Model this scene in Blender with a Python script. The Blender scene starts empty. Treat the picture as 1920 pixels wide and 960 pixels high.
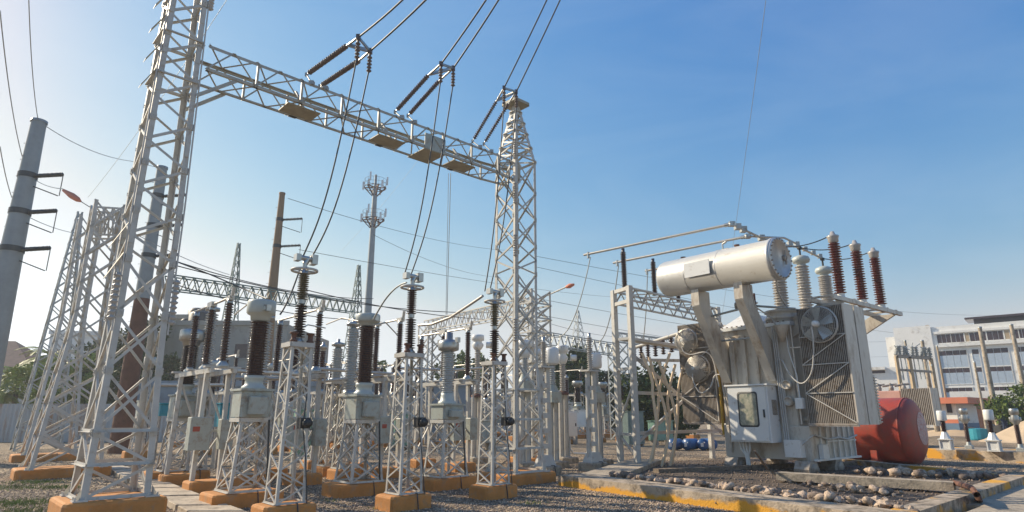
import bpy, math, random
from mathutils import Vector, Matrix
import numpy as np
random.seed(7); np.random.seed(7)
S = bpy.context.scene
# ---------------------------------------------------------------- camera
F = 1150.0; PITCH = math.atan(298/1150.); CH = 1.9
cd = bpy.data.cameras.new('camera'); cam = bpy.data.objects.new('camera', cd)
S.collection.objects.link(cam); S.camera = cam
cd.sensor_width = 36; cd.lens = F/1920*36; cd.clip_end = 3000; cd.clip_start = .1
cam.location = (0, 0, CH); cam.rotation_euler = (math.pi/2+PITCH, 0, 0)
S.render.resolution_x = 1024; S.render.resolution_y = 512
# ---------------------------------------------------------------- world, sun, exposure
SUN_AZ, SUN_EL = math.radians(-65), math.radians(33)
w = bpy.data.worlds.new('World'); S.world = w; w.use_nodes = True
nt = w.node_tree; bg = nt.nodes['Background']
sky = nt.nodes.new('ShaderNodeTexSky'); sky.sky_type = 'NISHITA'; sky.sun_disc = False
sky.sun_elevation = SUN_EL; sky.sun_rotation = SUN_AZ
sky.air_density = 1.6; sky.dust_density = .4; sky.ozone_density = 6.0
sep = nt.nodes.new('ShaderNodeSeparateColor'); com = nt.nodes.new('ShaderNodeCombineColor'); nt.links.new(sky.outputs[0], sep.inputs[0])
for ci, (pin, pout, gm) in enumerate(((.376, .42, 2.0), (.604, .575, 1.2), (.76, .66, .5))):   # film-like colour response of the sky
    prev = sep.outputs[ci]
    for op, k in (('MULTIPLY', .1368/pin), ('POWER', gm), ('MULTIPLY', pout/.1368)):
        mn = nt.nodes.new('ShaderNodeMath'); mn.operation = op; nt.links.new(prev, mn.inputs[0]); mn.inputs[1].default_value = k; prev = mn.outputs[0]
    chans = (chans if ci else [])+[prev]
def mth(op, a, b):
    mn = nt.nodes.new('ShaderNodeMath'); mn.operation = op; nt.links.new(a, mn.inputs[0])
    if isinstance(b, float): mn.inputs[1].default_value = b
    else: nt.links.new(b, mn.inputs[1])
    return mn.outputs[0]
gR, gG, gB = chans
nt.links.new(mth('MINIMUM', gR, mth('MULTIPLY', gG, .94)), com.inputs[0]); nt.links.new(gG, com.inputs[1]); nt.links.new(mth('MAXIMUM', mth('MINIMUM', gB, .86/.1368), mth('MULTIPLY', gG, 1.04)), com.inputs[2])
tcw = nt.nodes.new('ShaderNodeTexCoord'); mpw = nt.nodes.new('ShaderNodeMapping'); mpw.inputs['Scale'].default_value = (1.2, 2.2, 5); mpw.inputs['Rotation'].default_value = (.2, .5, .4); nt.links.new(tcw.outputs['Generated'], mpw.inputs[0])
nzw = nt.nodes.new('ShaderNodeTexNoise'); nzw.inputs['Scale'].default_value = 1.6; nzw.inputs['Detail'].default_value = 7; nzw.inputs['Roughness'].default_value = .55; nzw.inputs['Distortion'].default_value = .6; nt.links.new(mpw.outputs[0], nzw.inputs[0])
rw = nt.nodes.new('ShaderNodeValToRGB'); rw.color_ramp.elements[0].position = .42; rw.color_ramp.elements[1].position = .85; rw.color_ramp.elements[1].color = (.13, .13, .13, 1); nt.links.new(nzw.outputs[0], rw.inputs[0])
mw = nt.nodes.new('ShaderNodeMixRGB'); nt.links.new(rw.outputs[0], mw.inputs[0]); nt.links.new(com.outputs[0], mw.inputs[1]); mw.inputs[2].default_value = (5.2, 5.9, 6.6, 1)   # very thin high cloud
nt.links.new(mw.outputs[0], bg.inputs[0]); bg.inputs[1].default_value = .115
sl = bpy.data.lights.new('sun', 'SUN'); sl.energy = 5; sl.angle = math.radians(.5); sl.color = (1, .86, .66)
so = bpy.data.objects.new('sun', sl); S.collection.objects.link(so)
sd = Vector((math.sin(SUN_AZ)*math.cos(SUN_EL), math.cos(SUN_AZ)*math.cos(SUN_EL), math.sin(SUN_EL)))
so.rotation_euler = sd.to_track_quat('Z', 'Y').to_euler(); so.location = (-20, 10, 30)
S.view_settings.view_transform = 'Standard'; S.view_settings.look = 'None'
S.view_settings.exposure = .4; S.view_settings.gamma = 1
# ---------------------------------------------------------------- survey helpers
cp, sp = math.cos(PITCH), math.sin(PITCH)
def ray(px, py):
    dx = (px-960)/F; dy = (480-py)/F
    return dx, cp-dy*sp, sp+dy*cp
def G(px, py, z=0.):
    a, b, c = ray(px, py); t = (z-CH)/c; return Vector((a*t, b*t, z))
def P(px, py, Y):
    a, b, c = ray(px, py); t = Y/b; return Vector((a*t, Y, CH+c*t))
class Frame:
    def __init__(s, o, ang): s.o = Vector((o[0], o[1])); s.a = ang; s.u = Vector((math.cos(ang), math.sin(ang))); s.v = Vector((-math.sin(ang), math.cos(ang)))
    def hit(s, px, py, x=None, y=None):
        a, b, c = ray(px, py); n, k = (s.u, x) if x is not None else (s.v, y)
        t = (n.dot(s.o)+k)/(n.x*a+n.y*b); q = Vector((a*t, b*t))-s.o
        return q.dot(s.u), q.dot(s.v), CH+c*t
    def w(s, x, y, z=0): q = s.o+s.u*x+s.v*y; return Vector((q.x, q.y, z))
GA = math.atan2(.669, .743)            # yard grid: local x = V, local y = -U
V = Vector((.743, .669, 0)); U = Vector((.669, -.743, 0)); Z = Vector((0, 0, 1))
# ---------------------------------------------------------------- materials
def mat(name, c, rough=.6, metal=0., var=.15, scale=3., dirt=None, dirt_amt=0., bump=0., bscale=40., stretch=None, coat=0., spec=.5):
    m = bpy.data.materials.new(name); m.use_nodes = True; n = m.node_tree; L = n.links
    b = n.nodes['Principled BSDF']; b.inputs['Roughness'].default_value = rough; b.inputs['Metallic'].default_value = metal
    b.inputs['Specular IOR Level'].default_value = spec
    if coat: b.inputs['Coat Weight'].default_value = coat; b.inputs['Coat Roughness'].default_value = .08
    tc = n.nodes.new('ShaderNodeTexCoord'); mp = n.nodes.new('ShaderNodeMapping'); L.new(tc.outputs['Object'], mp.inputs[0])
    if stretch: mp.inputs['Scale'].default_value = stretch
    no = n.nodes.new('ShaderNodeTexNoise'); no.inputs['Scale'].default_value = scale; no.inputs['Detail'].default_value = 6; no.inputs['Roughness'].default_value = .65
    L.new(mp.outputs[0], no.inputs[0])
    r = n.nodes.new('ShaderNodeValToRGB'); r.color_ramp.elements[0].position = .3; r.color_ramp.elements[1].position = .7
    lo = [max(0, k*(1-var)) for k in c]; hi = [min(1, k*(1+var)) for k in c]
    r.color_ramp.elements[0].color = (*lo, 1); r.color_ramp.elements[1].color = (*hi, 1); L.new(no.outputs[0], r.inputs[0])
    out = r.outputs[0]
    if dirt:
        n2 = n.nodes.new('ShaderNodeTexNoise'); n2.inputs['Scale'].default_value = scale*1.7; n2.inputs['Detail'].default_value = 9; n2.inputs['Roughness'].default_value = .75
        L.new(mp.outputs[0], n2.inputs[0]); r2 = n.nodes.new('ShaderNodeValToRGB')
        r2.color_ramp.elements[0].position = max(0, .62-dirt_amt*.4); r2.color_ramp.elements[1].position = .72-dirt_amt*.25
        L.new(n2.outputs[0], r2.inputs[0]); mx = n.nodes.new('ShaderNodeMixRGB'); L.new(r2.outputs[0], mx.inputs[0]); L.new(out, mx.inputs[1]); mx.inputs[2].default_value = (*dirt, 1); out = mx.outputs[0]
    L.new(out, b.inputs['Base Color'])
    if bump:
        nb = n.nodes.new('ShaderNodeTexNoise'); nb.inputs['Scale'].default_value = bscale; nb.inputs['Detail'].default_value = 5; L.new(tc.outputs['Object'], nb.inputs[0])
        bp = n.nodes.new('ShaderNodeBump'); bp.inputs['Strength'].default_value = bump; bp.inputs['Distance'].default_value = .02; L.new(nb.outputs[0], bp.inputs['Height']); L.new(bp.outputs[0], b.inputs['Normal'])
    return m
MT = {}
MT['galv'] = mat('galvanised_paint', (.5, .485, .44), .5, .0, .1, 2.5, (.36, .29, .21), .2, .15, 30)
MT['galvb'] = mat('dull_zinc_beam', (.41, .4, .35), .5, 0, .14, 3, (.3, .26, .2), .25)
MT['galvg'] = mat('weathered_galvanised_steel', (.36, .38, .37), .5, .3, .15, 3, (.22, .17, .12), .15)
MT['green'] = mat('green_grey_steel', (.16, .22, .2), .6, 0, .2, 3)
MT['olive'] = mat('primer_plate', (.33, .3, .22), .6, 0, .2, 4)
MT['cream'] = mat('transformer_paint', (.56, .51, .43), .42, .0, .08, 1.6, (.36, .28, .2), .3, .1, 20, (1, 1, .35))
MT['silver'] = mat('silver_tank_paint', (.55, .54, .51), .36, .35, .06, 1.2, (.36, .32, .27), .12, .04, 14)
MT['white'] = mat('white_enamel', (.7, .7, .67), .35, 0, .05, 2, (.42, .36, .28), .12)
MT['fin'] = mat('radiator_fin_paint', (.33, .29, .245), .5, 0, .12, 2.2, (.18, .13, .09), .3)
MT['brown'] = mat('brown_porcelain', (.055, .024, .017), .16, 0, .2, 6, None, 0, 0, 1, None, .6)
MT['dkbrown'] = mat('dark_brown_porcelain', (.045, .025, .02), .2, 0, .2, 6, None, 0, 0, 1, None, .5)
MT['red'] = mat('red_brown_porcelain', (.13, .035, .024), .2, 0, .2, 6, None, 0, 0, 1, None, .5)
MT['strg'] = mat('grey_brown_disc_glaze', (.12, .085, .07), .35, 0, .3, 8)
MT['grey'] = mat('grey_porcelain', (.4, .42, .42), .28, 0, .1, 6, None, 0, 0, 1, None, .4)
MT['pale'] = mat('pale_porcelain', (.4, .375, .34), .28, 0, .1, 6, None, 0, 0, 1, None, .4)
MT['olivep'] = mat('olive_brown_porcelain', (.12, .1, .055), .2, 0, .35, 5, None, 0, 0, 1, None, .5)
MT['box'] = mat('grey_green_cabinet_paint', (.36, .39, .35), .45, 0, .1, 2.5, (.27, .23, .17), .3)
MT['head'] = mat('grey_head_paint', (.45, .48, .44), .4, 0, .08, 3)
MT['metal'] = mat('cast_aluminium', (.42, .42, .4), .35, .8, .12, 8)
MT['tubeal'] = mat('aluminium_tube', (.5, .47, .42), .4, .6, .12, 5)
MT['cable'] = mat('dark_conductor', (.05, .055, .06), .5, .3, .2, 20)
MT['hose'] = mat('grey_conduit', (.5, .48, .44), .5, 0, .1, 8)
MT['cream_cable'] = mat('cream_power_cable', (.75, .56, .36), .55, 0, .12, 5)
MT['ochre'] = mat('ochre_painted_concrete', (.52, .22, .055), .8, 0, .2, 2.2, (.36, .22, .12), .22, .5, 30)
MT['conc'] = mat('bare_concrete', (.42, .35, .26), .9, 0, .18, 2, (.2, .17, .13), .4, .7, 25)
MT['slab'] = mat('walkway_concrete', (.48, .4, .3), .9, 0, .2, 2.2, (.25, .2, .15), .35, .8, 25)
MT['pitfloor'] = mat('oily_gravel', (.075, .055, .04), .8, 0, .4, 4, (.2, .15, .1), .3, 1., 30)
MT['wood'] = mat('old_timber', (.22, .17, .12), .85, 0, .3, 6, (.1, .07, .05), .4, .8, 30, (1, .1, 1))
MT['stone'] = mat('river_stone', (.58, .44, .32), .85, 0, .35, 3, (.2, .17, .15), .3, .8, 20)
MT['stone2'] = mat('grey_stone', (.24, .18, .14), .85, 0, .4, 3, (.12, .1, .08), .3, .8, 20)
MT['redt'] = mat('red_tank_paint', (.4, .055, .03), .5, 0, .12, 1.2, (.3, .07, .045), .5, .15, 20)
MT['fade'] = mat('faded_patch', (.55, .4, .36), .6, 0, .15, 6, (.5, .08, .04), .35)
MT['rustpole'] = mat('rusted_steel', (.14, .065, .042), .75, 0, .25, 2, (.1, .05, .03), .3)
MT['polewood'] = mat('ochre_pole', (.26, .17, .1), .8, 0, .2, 2, None, 0, 0, 1, (1, 1, .15))
MT['polegrey'] = mat('zinc_pole', (.27, .29, .29), .5, .2, .12, 1.5)
MT['glass'] = mat('window_glass', (.02, .025, .03), .08, 0, .2, 2)
MT['glassdial'] = mat('cabinet_window', (.38, .36, .27), .15, 0, .25, 3, (.16, .19, .15), .4)
MT['black'] = mat('black_rubber', (.03, .03, .03), .5, 0, .1, 5)
MT['teal'] = mat('teal_paint', (.02, .25, .32), .5, 0, .1, 3)
MT['blue'] = mat('blue_plastic', (.02, .09, .25), .35, 0, .15, 3)
MT['gbox'] = mat('mint_green_paint', (.2, .36, .27), .5, 0, .1, 3, (.15, .13, .1), .2)
MT['yellow'] = mat('yellow_pipe_paint', (.55, .32, .03), .5, 0, .2, 3)
MT['bwhite'] = mat('white_render', (.78, .77, .73), .8, 0, .05, .4, (.52, .49, .44), .2)
MT['bbeige'] = mat('beige_render', (.36, .33, .28), .85, 0, .12, .5, (.25, .22, .18), .25)
MT['bblue'] = mat('blue_grey_render', (.24, .29, .34), .85, 0, .12, .5, (.18, .19, .2), .25)
MT['coral'] = mat('coral_paint', (.62, .2, .11), .7, 0, .1, 1)
MT['pink'] = mat('faded_pink_paint', (.55, .3, .24), .6, 0, .1, 1.5)
MT['hutblue'] = mat('hut_blue_paint', (.12, .2, .3), .7, 0, .1, 2)
MT['roof'] = mat('brown_roof_tile', (.14, .08, .07), .85, 0, .25, 3)
MT['plum'] = mat('plum_window', (.05, .028, .034), .25, 0, .2, 3)
MT['blind'] = mat('pale_blind', (.42, .5, .58), .6, 0, .1, 3)
MT['tan'] = mat('tan_panel', (.42, .32, .2), .7, 0, .1, 3)
MT['wallsheet'] = mat('zinc_sheet_wall', (.34, .37, .39), .5, .2, .15, .8, (.3, .16, .08), .35, 0, 1, (1, 1, .15))
MT['sand'] = mat('sand_heap', (.5, .38, .25), .95, 0, .12, 1.5, None, 0, .6, 20)
MT['asphalt'] = mat('asphalt', (.06, .06, .06), .9, 0, .2, 2)
MT['skin'] = mat('skin', (.2, .11, .07), .6); MT['navy'] = mat('navy_cloth', (.03, .045, .09), .9)
MT['bark'] = mat('bark', (.13, .09, .06), .9, 0, .3, 5, None, 0, .8, 20)
MT['leafd'] = mat('dark_leaf', (.05, .075, .02), .6, 0, .55, 1.2, spec=.12)
MT['leafm'] = mat('mid_leaf', (.1, .14, .03), .55, 0, .5, 1.2, spec=.12)
MT['leafy'] = mat('yellow_green_leaf', (.2, .25, .05), .5, 0, .45, 1.2, spec=.12)
MT['grass'] = mat('grass_blade', (.12, .18, .04), .7, 0, .5, 1.5, spec=.12)
def ochre_kerb(zc=-1.3, nm='worn_yellow_kerb'):
    m = mat(nm, (.42, .34, .25), .9, 0, .25, 2, (.13, .105, .075), .42, .7, 25)
    n = m.node_tree; L = n.links; b = n.nodes['Principled BSDF']; src = b.inputs['Base Color'].links[0].from_socket
    tc = n.nodes.new('ShaderNodeTexCoord'); no = n.nodes.new('ShaderNodeTexNoise'); no.inputs['Scale'].default_value = .9; no.inputs['Detail'].default_value = 8; no.inputs['Roughness'].default_value = .6
    L.new(tc.outputs['Object'], no.inputs[0]); sx = n.nodes.new('ShaderNodeSeparateXYZ'); L.new(tc.outputs['Object'], sx.inputs[0])
    ma = n.nodes.new('ShaderNodeMath'); ma.operation = 'MULTIPLY_ADD'; L.new(sx.outputs[2], ma.inputs[0]); ma.inputs[1].default_value = zc; L.new(no.outputs[0], ma.inputs[2])
    r = n.nodes.new('ShaderNodeValToRGB'); th_ = .3 if zc < -1 else .42; r.color_ramp.elements[0].position = th_; r.color_ramp.elements[1].position = th_+.09; L.new(ma.outputs[0], r.inputs[0])
    mx = n.nodes.new('ShaderNodeMixRGB'); L.new(r.outputs[0], mx.inputs[0]); L.new(src, mx.inputs[1]); mx.inputs[2].default_value = (.66, .33, .035, 1)
    L.new(mx.outputs[0], b.inputs['Base Color']); return m
MT['kerb'] = ochre_kerb(); MT['kerb2'] = ochre_kerb(-.35, 'mostly_yellow_kerb')
def gravel_mat():
    m = bpy.data.materials.new('gravel'); m.use_nodes = True; n = m.node_tree; L = n.links; b = n.nodes['Principled BSDF']; b.inputs['Roughness'].default_value = .95
    tc = n.nodes.new('ShaderNodeTexCoord'); vo = n.nodes.new('ShaderNodeTexVoronoi'); vo.inputs['Scale'].default_value = 16; L.new(tc.outputs['Object'], vo.inputs[0])
    r = n.nodes.new('ShaderNodeValToRGB'); e = r.color_ramp.elements; e[0].color = (.1, .08, .058, 1); e[1].color = (.48, .39, .28, 1); e.new(.5).color = (.24, .19, .135, 1)
    sx = n.nodes.new('ShaderNodeSeparateColor'); L.new(vo.outputs['Color'], sx.inputs[0]); L.new(sx.outputs[0], r.inputs[0])
    no = n.nodes.new('ShaderNodeTexNoise'); no.inputs['Scale'].default_value = .35; no.inputs['Detail'].default_value = 7; L.new(tc.outputs['Object'], no.inputs[0])
    r2 = n.nodes.new('ShaderNodeValToRGB'); r2.color_ramp.elements[0].position = .35; r2.color_ramp.elements[1].position = .7; r2.color_ramp.elements[0].color = (.6, .57, .52, 1); r2.color_ramp.elements[1].color = (1.4, 1.28, 1.1, 1)
    L.new(no.outputs[0], r2.inputs[0]); mx = n.nodes.new('ShaderNodeMixRGB'); mx.blend_type = 'MULTIPLY'; mx.inputs[0].default_value = 1; L.new(r.outputs[0], mx.inputs[1]); L.new(r2.outputs[0], mx.inputs[2])
    L.new(mx.outputs[0], b.inputs['Base Color'])
    bp = n.nodes.new('ShaderNodeBump'); bp.inputs['Strength'].default_value = 1; bp.inputs['Distance'].default_value = .04; bp.invert = True; L.new(vo.outputs['Distance'], bp.inputs['Height']); L.new(bp.outputs[0], b.inputs['Normal'])
    return m
MT['gravel'] = gravel_mat()
# ---------------------------------------------------------------- mesh kit
class M:
    def __init__(s): s.v = []; s.f = []; s.sm = []; s.T = None
    def add(s, vs, fs, smooth=False):
        o = len(s.v)
        if s.T is not None: vs = [s.T @ Vector(q) for q in vs]
        s.v += [tuple(q) for q in vs]; s.f += [tuple(i+o for i in q) for q in fs]; s.sm += [smooth]*len(fs); return s
    def box(s, a, b):       # corner to corner
        x0, y0, z0 = a; x1, y1, z1 = b
        return s.add([(x0,y0,z0),(x1,y0,z0),(x1,y1,z0),(x0,y1,z0),(x0,y0,z1),(x1,y0,z1),(x1,y1,z1),(x0,y1,z1)],
            [(0,3,2,1),(4,5,6,7),(0,1,5,4),(1,2,6,5),(2,3,7,6),(3,0,4,7)])
    def cbox(s, c, d): return s.box([c[i]-d[i]/2 for i in range(3)], [c[i]+d[i]/2 for i in range(3)])
    def rbox(s, a, b, r):   # box with chamfered vertical and top edges
        x0, y0, z0 = a; x1, y1, z1 = b
        def ring(k, z): return [(x0+k+r,y0+k,z),(x1-k-r,y0+k,z),(x1-k,y0+k+r,z),(x1-k,y1-k-r,z),(x1-k-r,y1-k,z),(x0+k+r,y1-k,z),(x0+k,y1-k-r,z),(x0+k,y0+k+r,z)]
        vs = ring(0, z0)+ring(0, z1-r)+ring(r*.35, z1-r*.3)+ring(r, z1); fs = [tuple(range(7, -1, -1)), tuple(range(24, 32))]
        for l in range(3):
            for i in range(8): j = (i+1) % 8; fs.append((l*8+i, l*8+j, l*8+8+j, l*8+8+i))
        return s.add(vs, fs)
    def prof(s, a, b, pts, up=Z, caps=True):   # extrude 2D profile from a to b
        a = Vector(a); b = Vector(b); d = (b-a).normalized(); up = Vector(up)
        if abs(d.dot(up)) > .97: up = Vector((1, 0, 0)) if abs(d.x) < .9 else Vector((0, 1, 0))
        x = d.cross(up).normalized(); y = x.cross(d)
        n = len(pts); vs = [a+x*p+y*q for p, q in pts]+[b+x*p+y*q for p, q in pts]
        fs = [(i, (i+1) % n, n+(i+1) % n, n+i) for i in range(n)]
        if caps: fs += [tuple(range(n-1, -1, -1)), tuple(range(n, 2*n))]
        return s.add(vs, fs)
    def bar(s, a, b, w, h=None, up=Z):
        h = h or w; return s.prof(a, b, [(-w/2,-h/2),(w/2,-h/2),(w/2,h/2),(-w/2,h/2)], up)
    def ang(s, a, b, w, t=None, up=Z, sx=1, sy=1):   # steel angle section
        t = t or w*.14; p = [(0,0),(w,0),(w,t),(t,t),(t,w),(0,w)]; p = [(q*sx, r*sy) for q, r in p]
        if sx*sy < 0: p = p[::-1]
        return s.prof(a, b, p, up)
    def tube(s, pts, r, n=8, smooth=True):
        pts = [Vector(q) for q in pts]; vs = []; fs = []; k = len(pts); x = None
        for i, q in enumerate(pts):
            d = (pts[min(i+1, k-1)]-pts[max(i-1, 0)]).normalized()
            if x is None: x = d.orthogonal().normalized()
            x = (x-d*x.dot(d)).normalized(); y = d.cross(x); rr = r[i] if isinstance(r, (list, tuple)) else r
            vs += [q+x*math.cos(a)*rr+y*math.sin(a)*rr for a in [2*math.pi*j/n for j in range(n)]]
        for i in range(k-1):
            for j in range(n): l = (j+1) % n; fs.append((i*n+j, i*n+l, i*n+n+l, i*n+n+j))
        s.add(vs, fs, smooth); return s.add([vs[j] for j in range(n)]+[vs[(k-1)*n+j] for j in range(n)], [tuple(range(n-1, -1, -1)), tuple(range(n, 2*n))])
    def lathe(s, pr, o=(0,0,0), ax=Z, n=16, smooth=True):   # profile (r, h) along axis
        ax = Vector(ax).normalized(); x = ax.orthogonal().normalized(); y = ax.cross(x); o = Vector(o); vs = []; fs = []
        for r, h in pr:
            vs += [o+ax*h+(x*math.cos(2*math.pi*j/n)+y*math.sin(2*math.pi*j/n))*max(r, .0005) for j in range(n)]
        for i in range(len(pr)-1):
            for j in range(n): l = (j+1) % n; fs.append((i*n+j, i*n+l, i*n+n+l, i*n+n+j))
        return s.add(vs, fs, smooth)
    def ring(s, c, ax, R, r, n=24, m=6, a0=0, a1=2*math.pi):
        ax = Vector(ax).normalized(); x = ax.orthogonal().normalized(); y = ax.cross(x); c = Vector(c)
        return s.tube([c+x*math.cos(a0+(a1-a0)*i/n)*R+y*math.sin(a0+(a1-a0)*i/n)*R for i in range(n+1)], r, m)
    def sheds(s, z0, z1, rc, rs, n, o=(0,0,0), ax=Z, seg=16, flange=True):
        p = (z1-z0)/n; pr = [(0, z0), (rc, z0)]
        for i in range(n):
            z = z0+i*p; R = rs*(1 if i % 2 == 0 else .94); pr += [(rc, z+.05*p), (R*.98, z+.38*p), (R, z+.46*p), (R*.97, z+.54*p), (rc*1.02, z+.8*p)]
        pr += [(rc, z1), (0, z1)]; return s.lathe(pr, o, ax, seg)
def link(o, parent=None):
    S.collection.objects.link(o)
    if parent: o.parent = parent
    return o
def obj(name, m, mt, parent=None, smooth=None, loc=None, recenter=True):
    me = bpy.data.meshes.new(name); vs = m.v; off = Vector((0, 0, 0))
    if parent is None and loc is None and recenter and len(vs):
        xs = np.array(vs); off = Vector(((xs[:,0].min()+xs[:,0].max())/2, (xs[:,1].min()+xs[:,1].max())/2, xs[:,2].min())); vs = [tuple(Vector(q)-off) for q in vs]
    me.from_pydata(vs, [], m.f); me.polygons.foreach_set('use_smooth', m.sm); me.materials.append(MT[mt]); me.update()
    o = bpy.data.objects.new(name, me); o.location = loc if loc is not None else off
    return link(o, parent)
def tag(o, label=None, cat=None, group=None, kind=None):
    if label: o['label'] = label
    if cat: o['category'] = cat
    if group: o['group'] = group
    if kind: o['kind'] = kind
    return o
def thing(name, label, cat, loc=(0,0,0), rz=0, group=None):
    o = bpy.data.objects.new(name, None); o.location = loc; o.rotation_euler = (0, 0, rz); o.empty_display_size = .2
    link(o); return tag(o, label, cat, group)
def dup(root, loc, rz, label, group=None, scale=None):
    def cp_(o, par):
        c = o.copy(); S.collection.objects.link(c)
        if par: c.parent = par
        for ch in kids.get(o.name, []): cp_(ch, c)
        return c
    kids = {}
    def walk(o):
        kids[o.name] = list(o.children)
        for ch in o.children: walk(ch)
    walk(root); r = cp_(root, None); r.location = loc; r.rotation_euler = (0, 0, rz); r['label'] = label
    if group: r['group'] = group
    if scale: r.scale = scale
    return r
WL = ['first', 'second', 'third', 'fourth', 'fifth', 'sixth', 'seventh', 'eighth']
def L3(a, b, t): return Vector(a).lerp(Vector(b), t)
# ---------------------------------------------------------------- setting: ground
g = M(); g.add([(-600,-60,0),(600,-60,0),(600,900,0),(-600,900,0)], [(0,1,2,3)])
go = obj('ground', g, 'gravel', recenter=False); tag(go, kind='structure')
def scatter_stones(name, mt, pts, sizes, lab):
    base = np.array([(1,0,0),(-.9,.1,0),(.1,1,0),(0,-1,.1),(0,.1,.75),(0,0,-.6)], float); tri = np.array([(0,2,4),(2,1,4),(1,3,4),(3,0,4),(2,0,5),(1,2,5),(3,1,5),(0,3,5)])
    n = len(pts); a = np.random.rand(n)*6.28; c, s_ = np.cos(a), np.sin(a)
    v = np.repeat(base[None], n, 0)*(sizes[:,None,None]*np.random.uniform(.6, 1.25, (n,6,3)))
    x = v[:,:,0]*c[:,None]-v[:,:,1]*s_[:,None]; y = v[:,:,0]*s_[:,None]+v[:,:,1]*c[:,None]
    v = np.stack([x, y, v[:,:,2]], 2)+pts[:,None,:]; f = (tri[None]+np.arange(n)[:,None,None]*6).reshape(-1, 3)
    me = bpy.data.meshes.new(name); me.vertices.add(n*6); me.vertices.foreach_set('co', v.ravel()); nf = len(f)
    me.loops.add(nf*3); me.loops.foreach_set('vertex_index', f.ravel().astype(np.int32)); me.polygons.add(nf); me.polygons.foreach_set('loop_start', np.arange(0, nf*3, 3, dtype=np.int32)); me.update(calc_edges=True)
    me.materials.append(MT[mt]); o = bpy.data.objects.new(name, me); link(o); tag(o, lab[0], lab[1], kind='stuff'); return o
def pitquad():
    return [Vector(q)*1.04 for q in ((1.24,17.39),(6.1,10.35),(13.95,17.45),(12.8,22.2),(11.6,27),(4.6,24.5))]
PQ = pitquad()
def inside(x, y, poly):
    r = np.zeros(len(x), bool); n = len(poly)
    for i in range(n):
        a, b = poly[i], poly[(i+1) % n]; c = ((a.y > y) != (b.y > y)) & (x < (b.x-a.x)*(y-a.y)/(b.y-a.y+1e-9)+a.x); r ^= c
    return r
def fan_pts(n, y0, y1):
    u = np.random.rand(n); y = 1/(1/y0+(1/y1-1/y0)*u); x = (np.random.rand(n)*2-1)*y*.92; k = ~inside(x, y, PQ); return x[k], y[k]
for mt_, cnt, nm in (('stone', 45000, 'pale'), ('stone2', 60000, 'dark')):
    x, y = fan_pts(cnt, 9.5, 34); sz = np.random.uniform(.013, .03, len(x)); scatter_stones('gravel_stones', mt_, np.stack([x, y, sz*.25], 1), sz, ('loose %s gravel stones covering the switchyard ground' % nm, 'gravel'))
def grass_patches():
    vs = []; fs = []
    for (px, py, r, n) in ((30,945,1.0,1400),(75,905,.7,700),(20,915,.8,600),(110,915,.5,450),(55,960,.6,500),(1000,945,.25,60),(700,955,.2,40),(1180,935,.3,50),(140,850,.8,300),(620,940,.15,25)):
        c = G(px, py)
        for _ in range(n):
            a = random.random()*6.28; d = r*random.random()**.6*random.choice((1, 1, .5)); x = c.x+math.cos(a)*d*1.5; y = c.y+math.sin(a)*d
            h = random.uniform(.03, .09); b = random.random()*6.28; w_ = .008; o = len(vs)
            vs += [(x-w_*math.cos(b), y-w_*math.sin(b), 0), (x+w_*math.cos(b), y+w_*math.sin(b), 0), (x+random.uniform(-.05,.05), y+random.uniform(-.05,.05), h)]; fs.append((o, o+1, o+2))
    m = M(); m.add(vs, fs); o = obj('grass', m, 'grass', recenter=False); tag(o, 'thin green grass and weeds growing through gravel at lower left', 'grass', kind='stuff')
grass_patches()
# walkway of concrete slabs
wk = tag(link(bpy.data.objects.new('walkway', None)), kind='structure'); wk.location = G(270, 915)
a0, a1, b0, b1 = G(196,874,.12), G(352,958,.12), G(228,871,.12), G(462,958,.12)
dl = (a1-a0)/14.
for i in range(-3, 17):
    m = M(); t0, t1 = i/14.+.004, (i+1)/14.-.006
    q = [a0.lerp(a1, t0), a0.lerp(a1, t1), b0.lerp(b1, t1), b0.lerp(b1, t0)]; j = Vector((random.uniform(-.03,.03), random.uniform(-.03,.03), random.uniform(-.012,.012)))
    q = [k+j-wk.location for k in q]; vs = [k-Z*.14 for k in q]+[k-Z*.012 for k in q]; ce = sum(q, Vector())/4; vs += [k.lerp(ce, .035) for k in q]
    fs = [(0,1,2,3),(11,10,9,8)]
    for l in (0, 4):
        for e in range(4): h_ = (e+1) % 4; fs.append((l+h_, l+e, l+e+4, l+h_+4))
    m.add(vs, fs); obj('slab', m, 'slab', wk)
# ---------------------------------------------------------------- transformer pit
def wallseg(m, a, b, w_in, z0, z1, side=1, r=.03):
    a = Vector((a.x, a.y, 0)); b = Vector((b.x, b.y, 0)); d = (b-a).normalized(); n = Vector((-d.y, d.x, 0))*side
    q = [a, b, b+n*w_in, a+n*w_in]; vs = [k+Z*z0 for k in q]+[k+Z*(z1-r) for k in q]; ce = sum(q, Vector())/4
    vs += [k+(Vector((ce.x-k.x, ce.y-k.y, 0)).normalized())*r+Z*z1 for k in q]; fs = [(3,2,1,0),(8,9,10,11)]
    for l in (0, 4):
        for e in range(4): h_ = (e+1) % 4; fs.append((l+e, l+h_, l+h_+4, l+e+4))
    if side < 0: fs = [f[::-1] for f in fs]
    m.add(vs, fs)
pit = thing('transformer_pit', 'low concrete containment kerb with flaking yellow paint around the big transformer', 'kerb', (6.1, 10.35, 0))
def pitpart(name, fn, mt):
    m = M(); m.T = Matrix.Translation((-6.1, -10.35, 0)); fn(m); return obj(name, m, mt, pit)
Pv = [Vector((q.x, q.y, 0)) for q in PQ]
pitpart('front_kerb', lambda m: wallseg(m, Pv[0], Pv[1], .85, 0, .28), 'kerb')
pitpart('kerb', lambda m: wallseg(m, Pv[1]+Vector((.62, .55, 0)), Pv[2], .42, 0, .285), 'kerb2')
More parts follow.
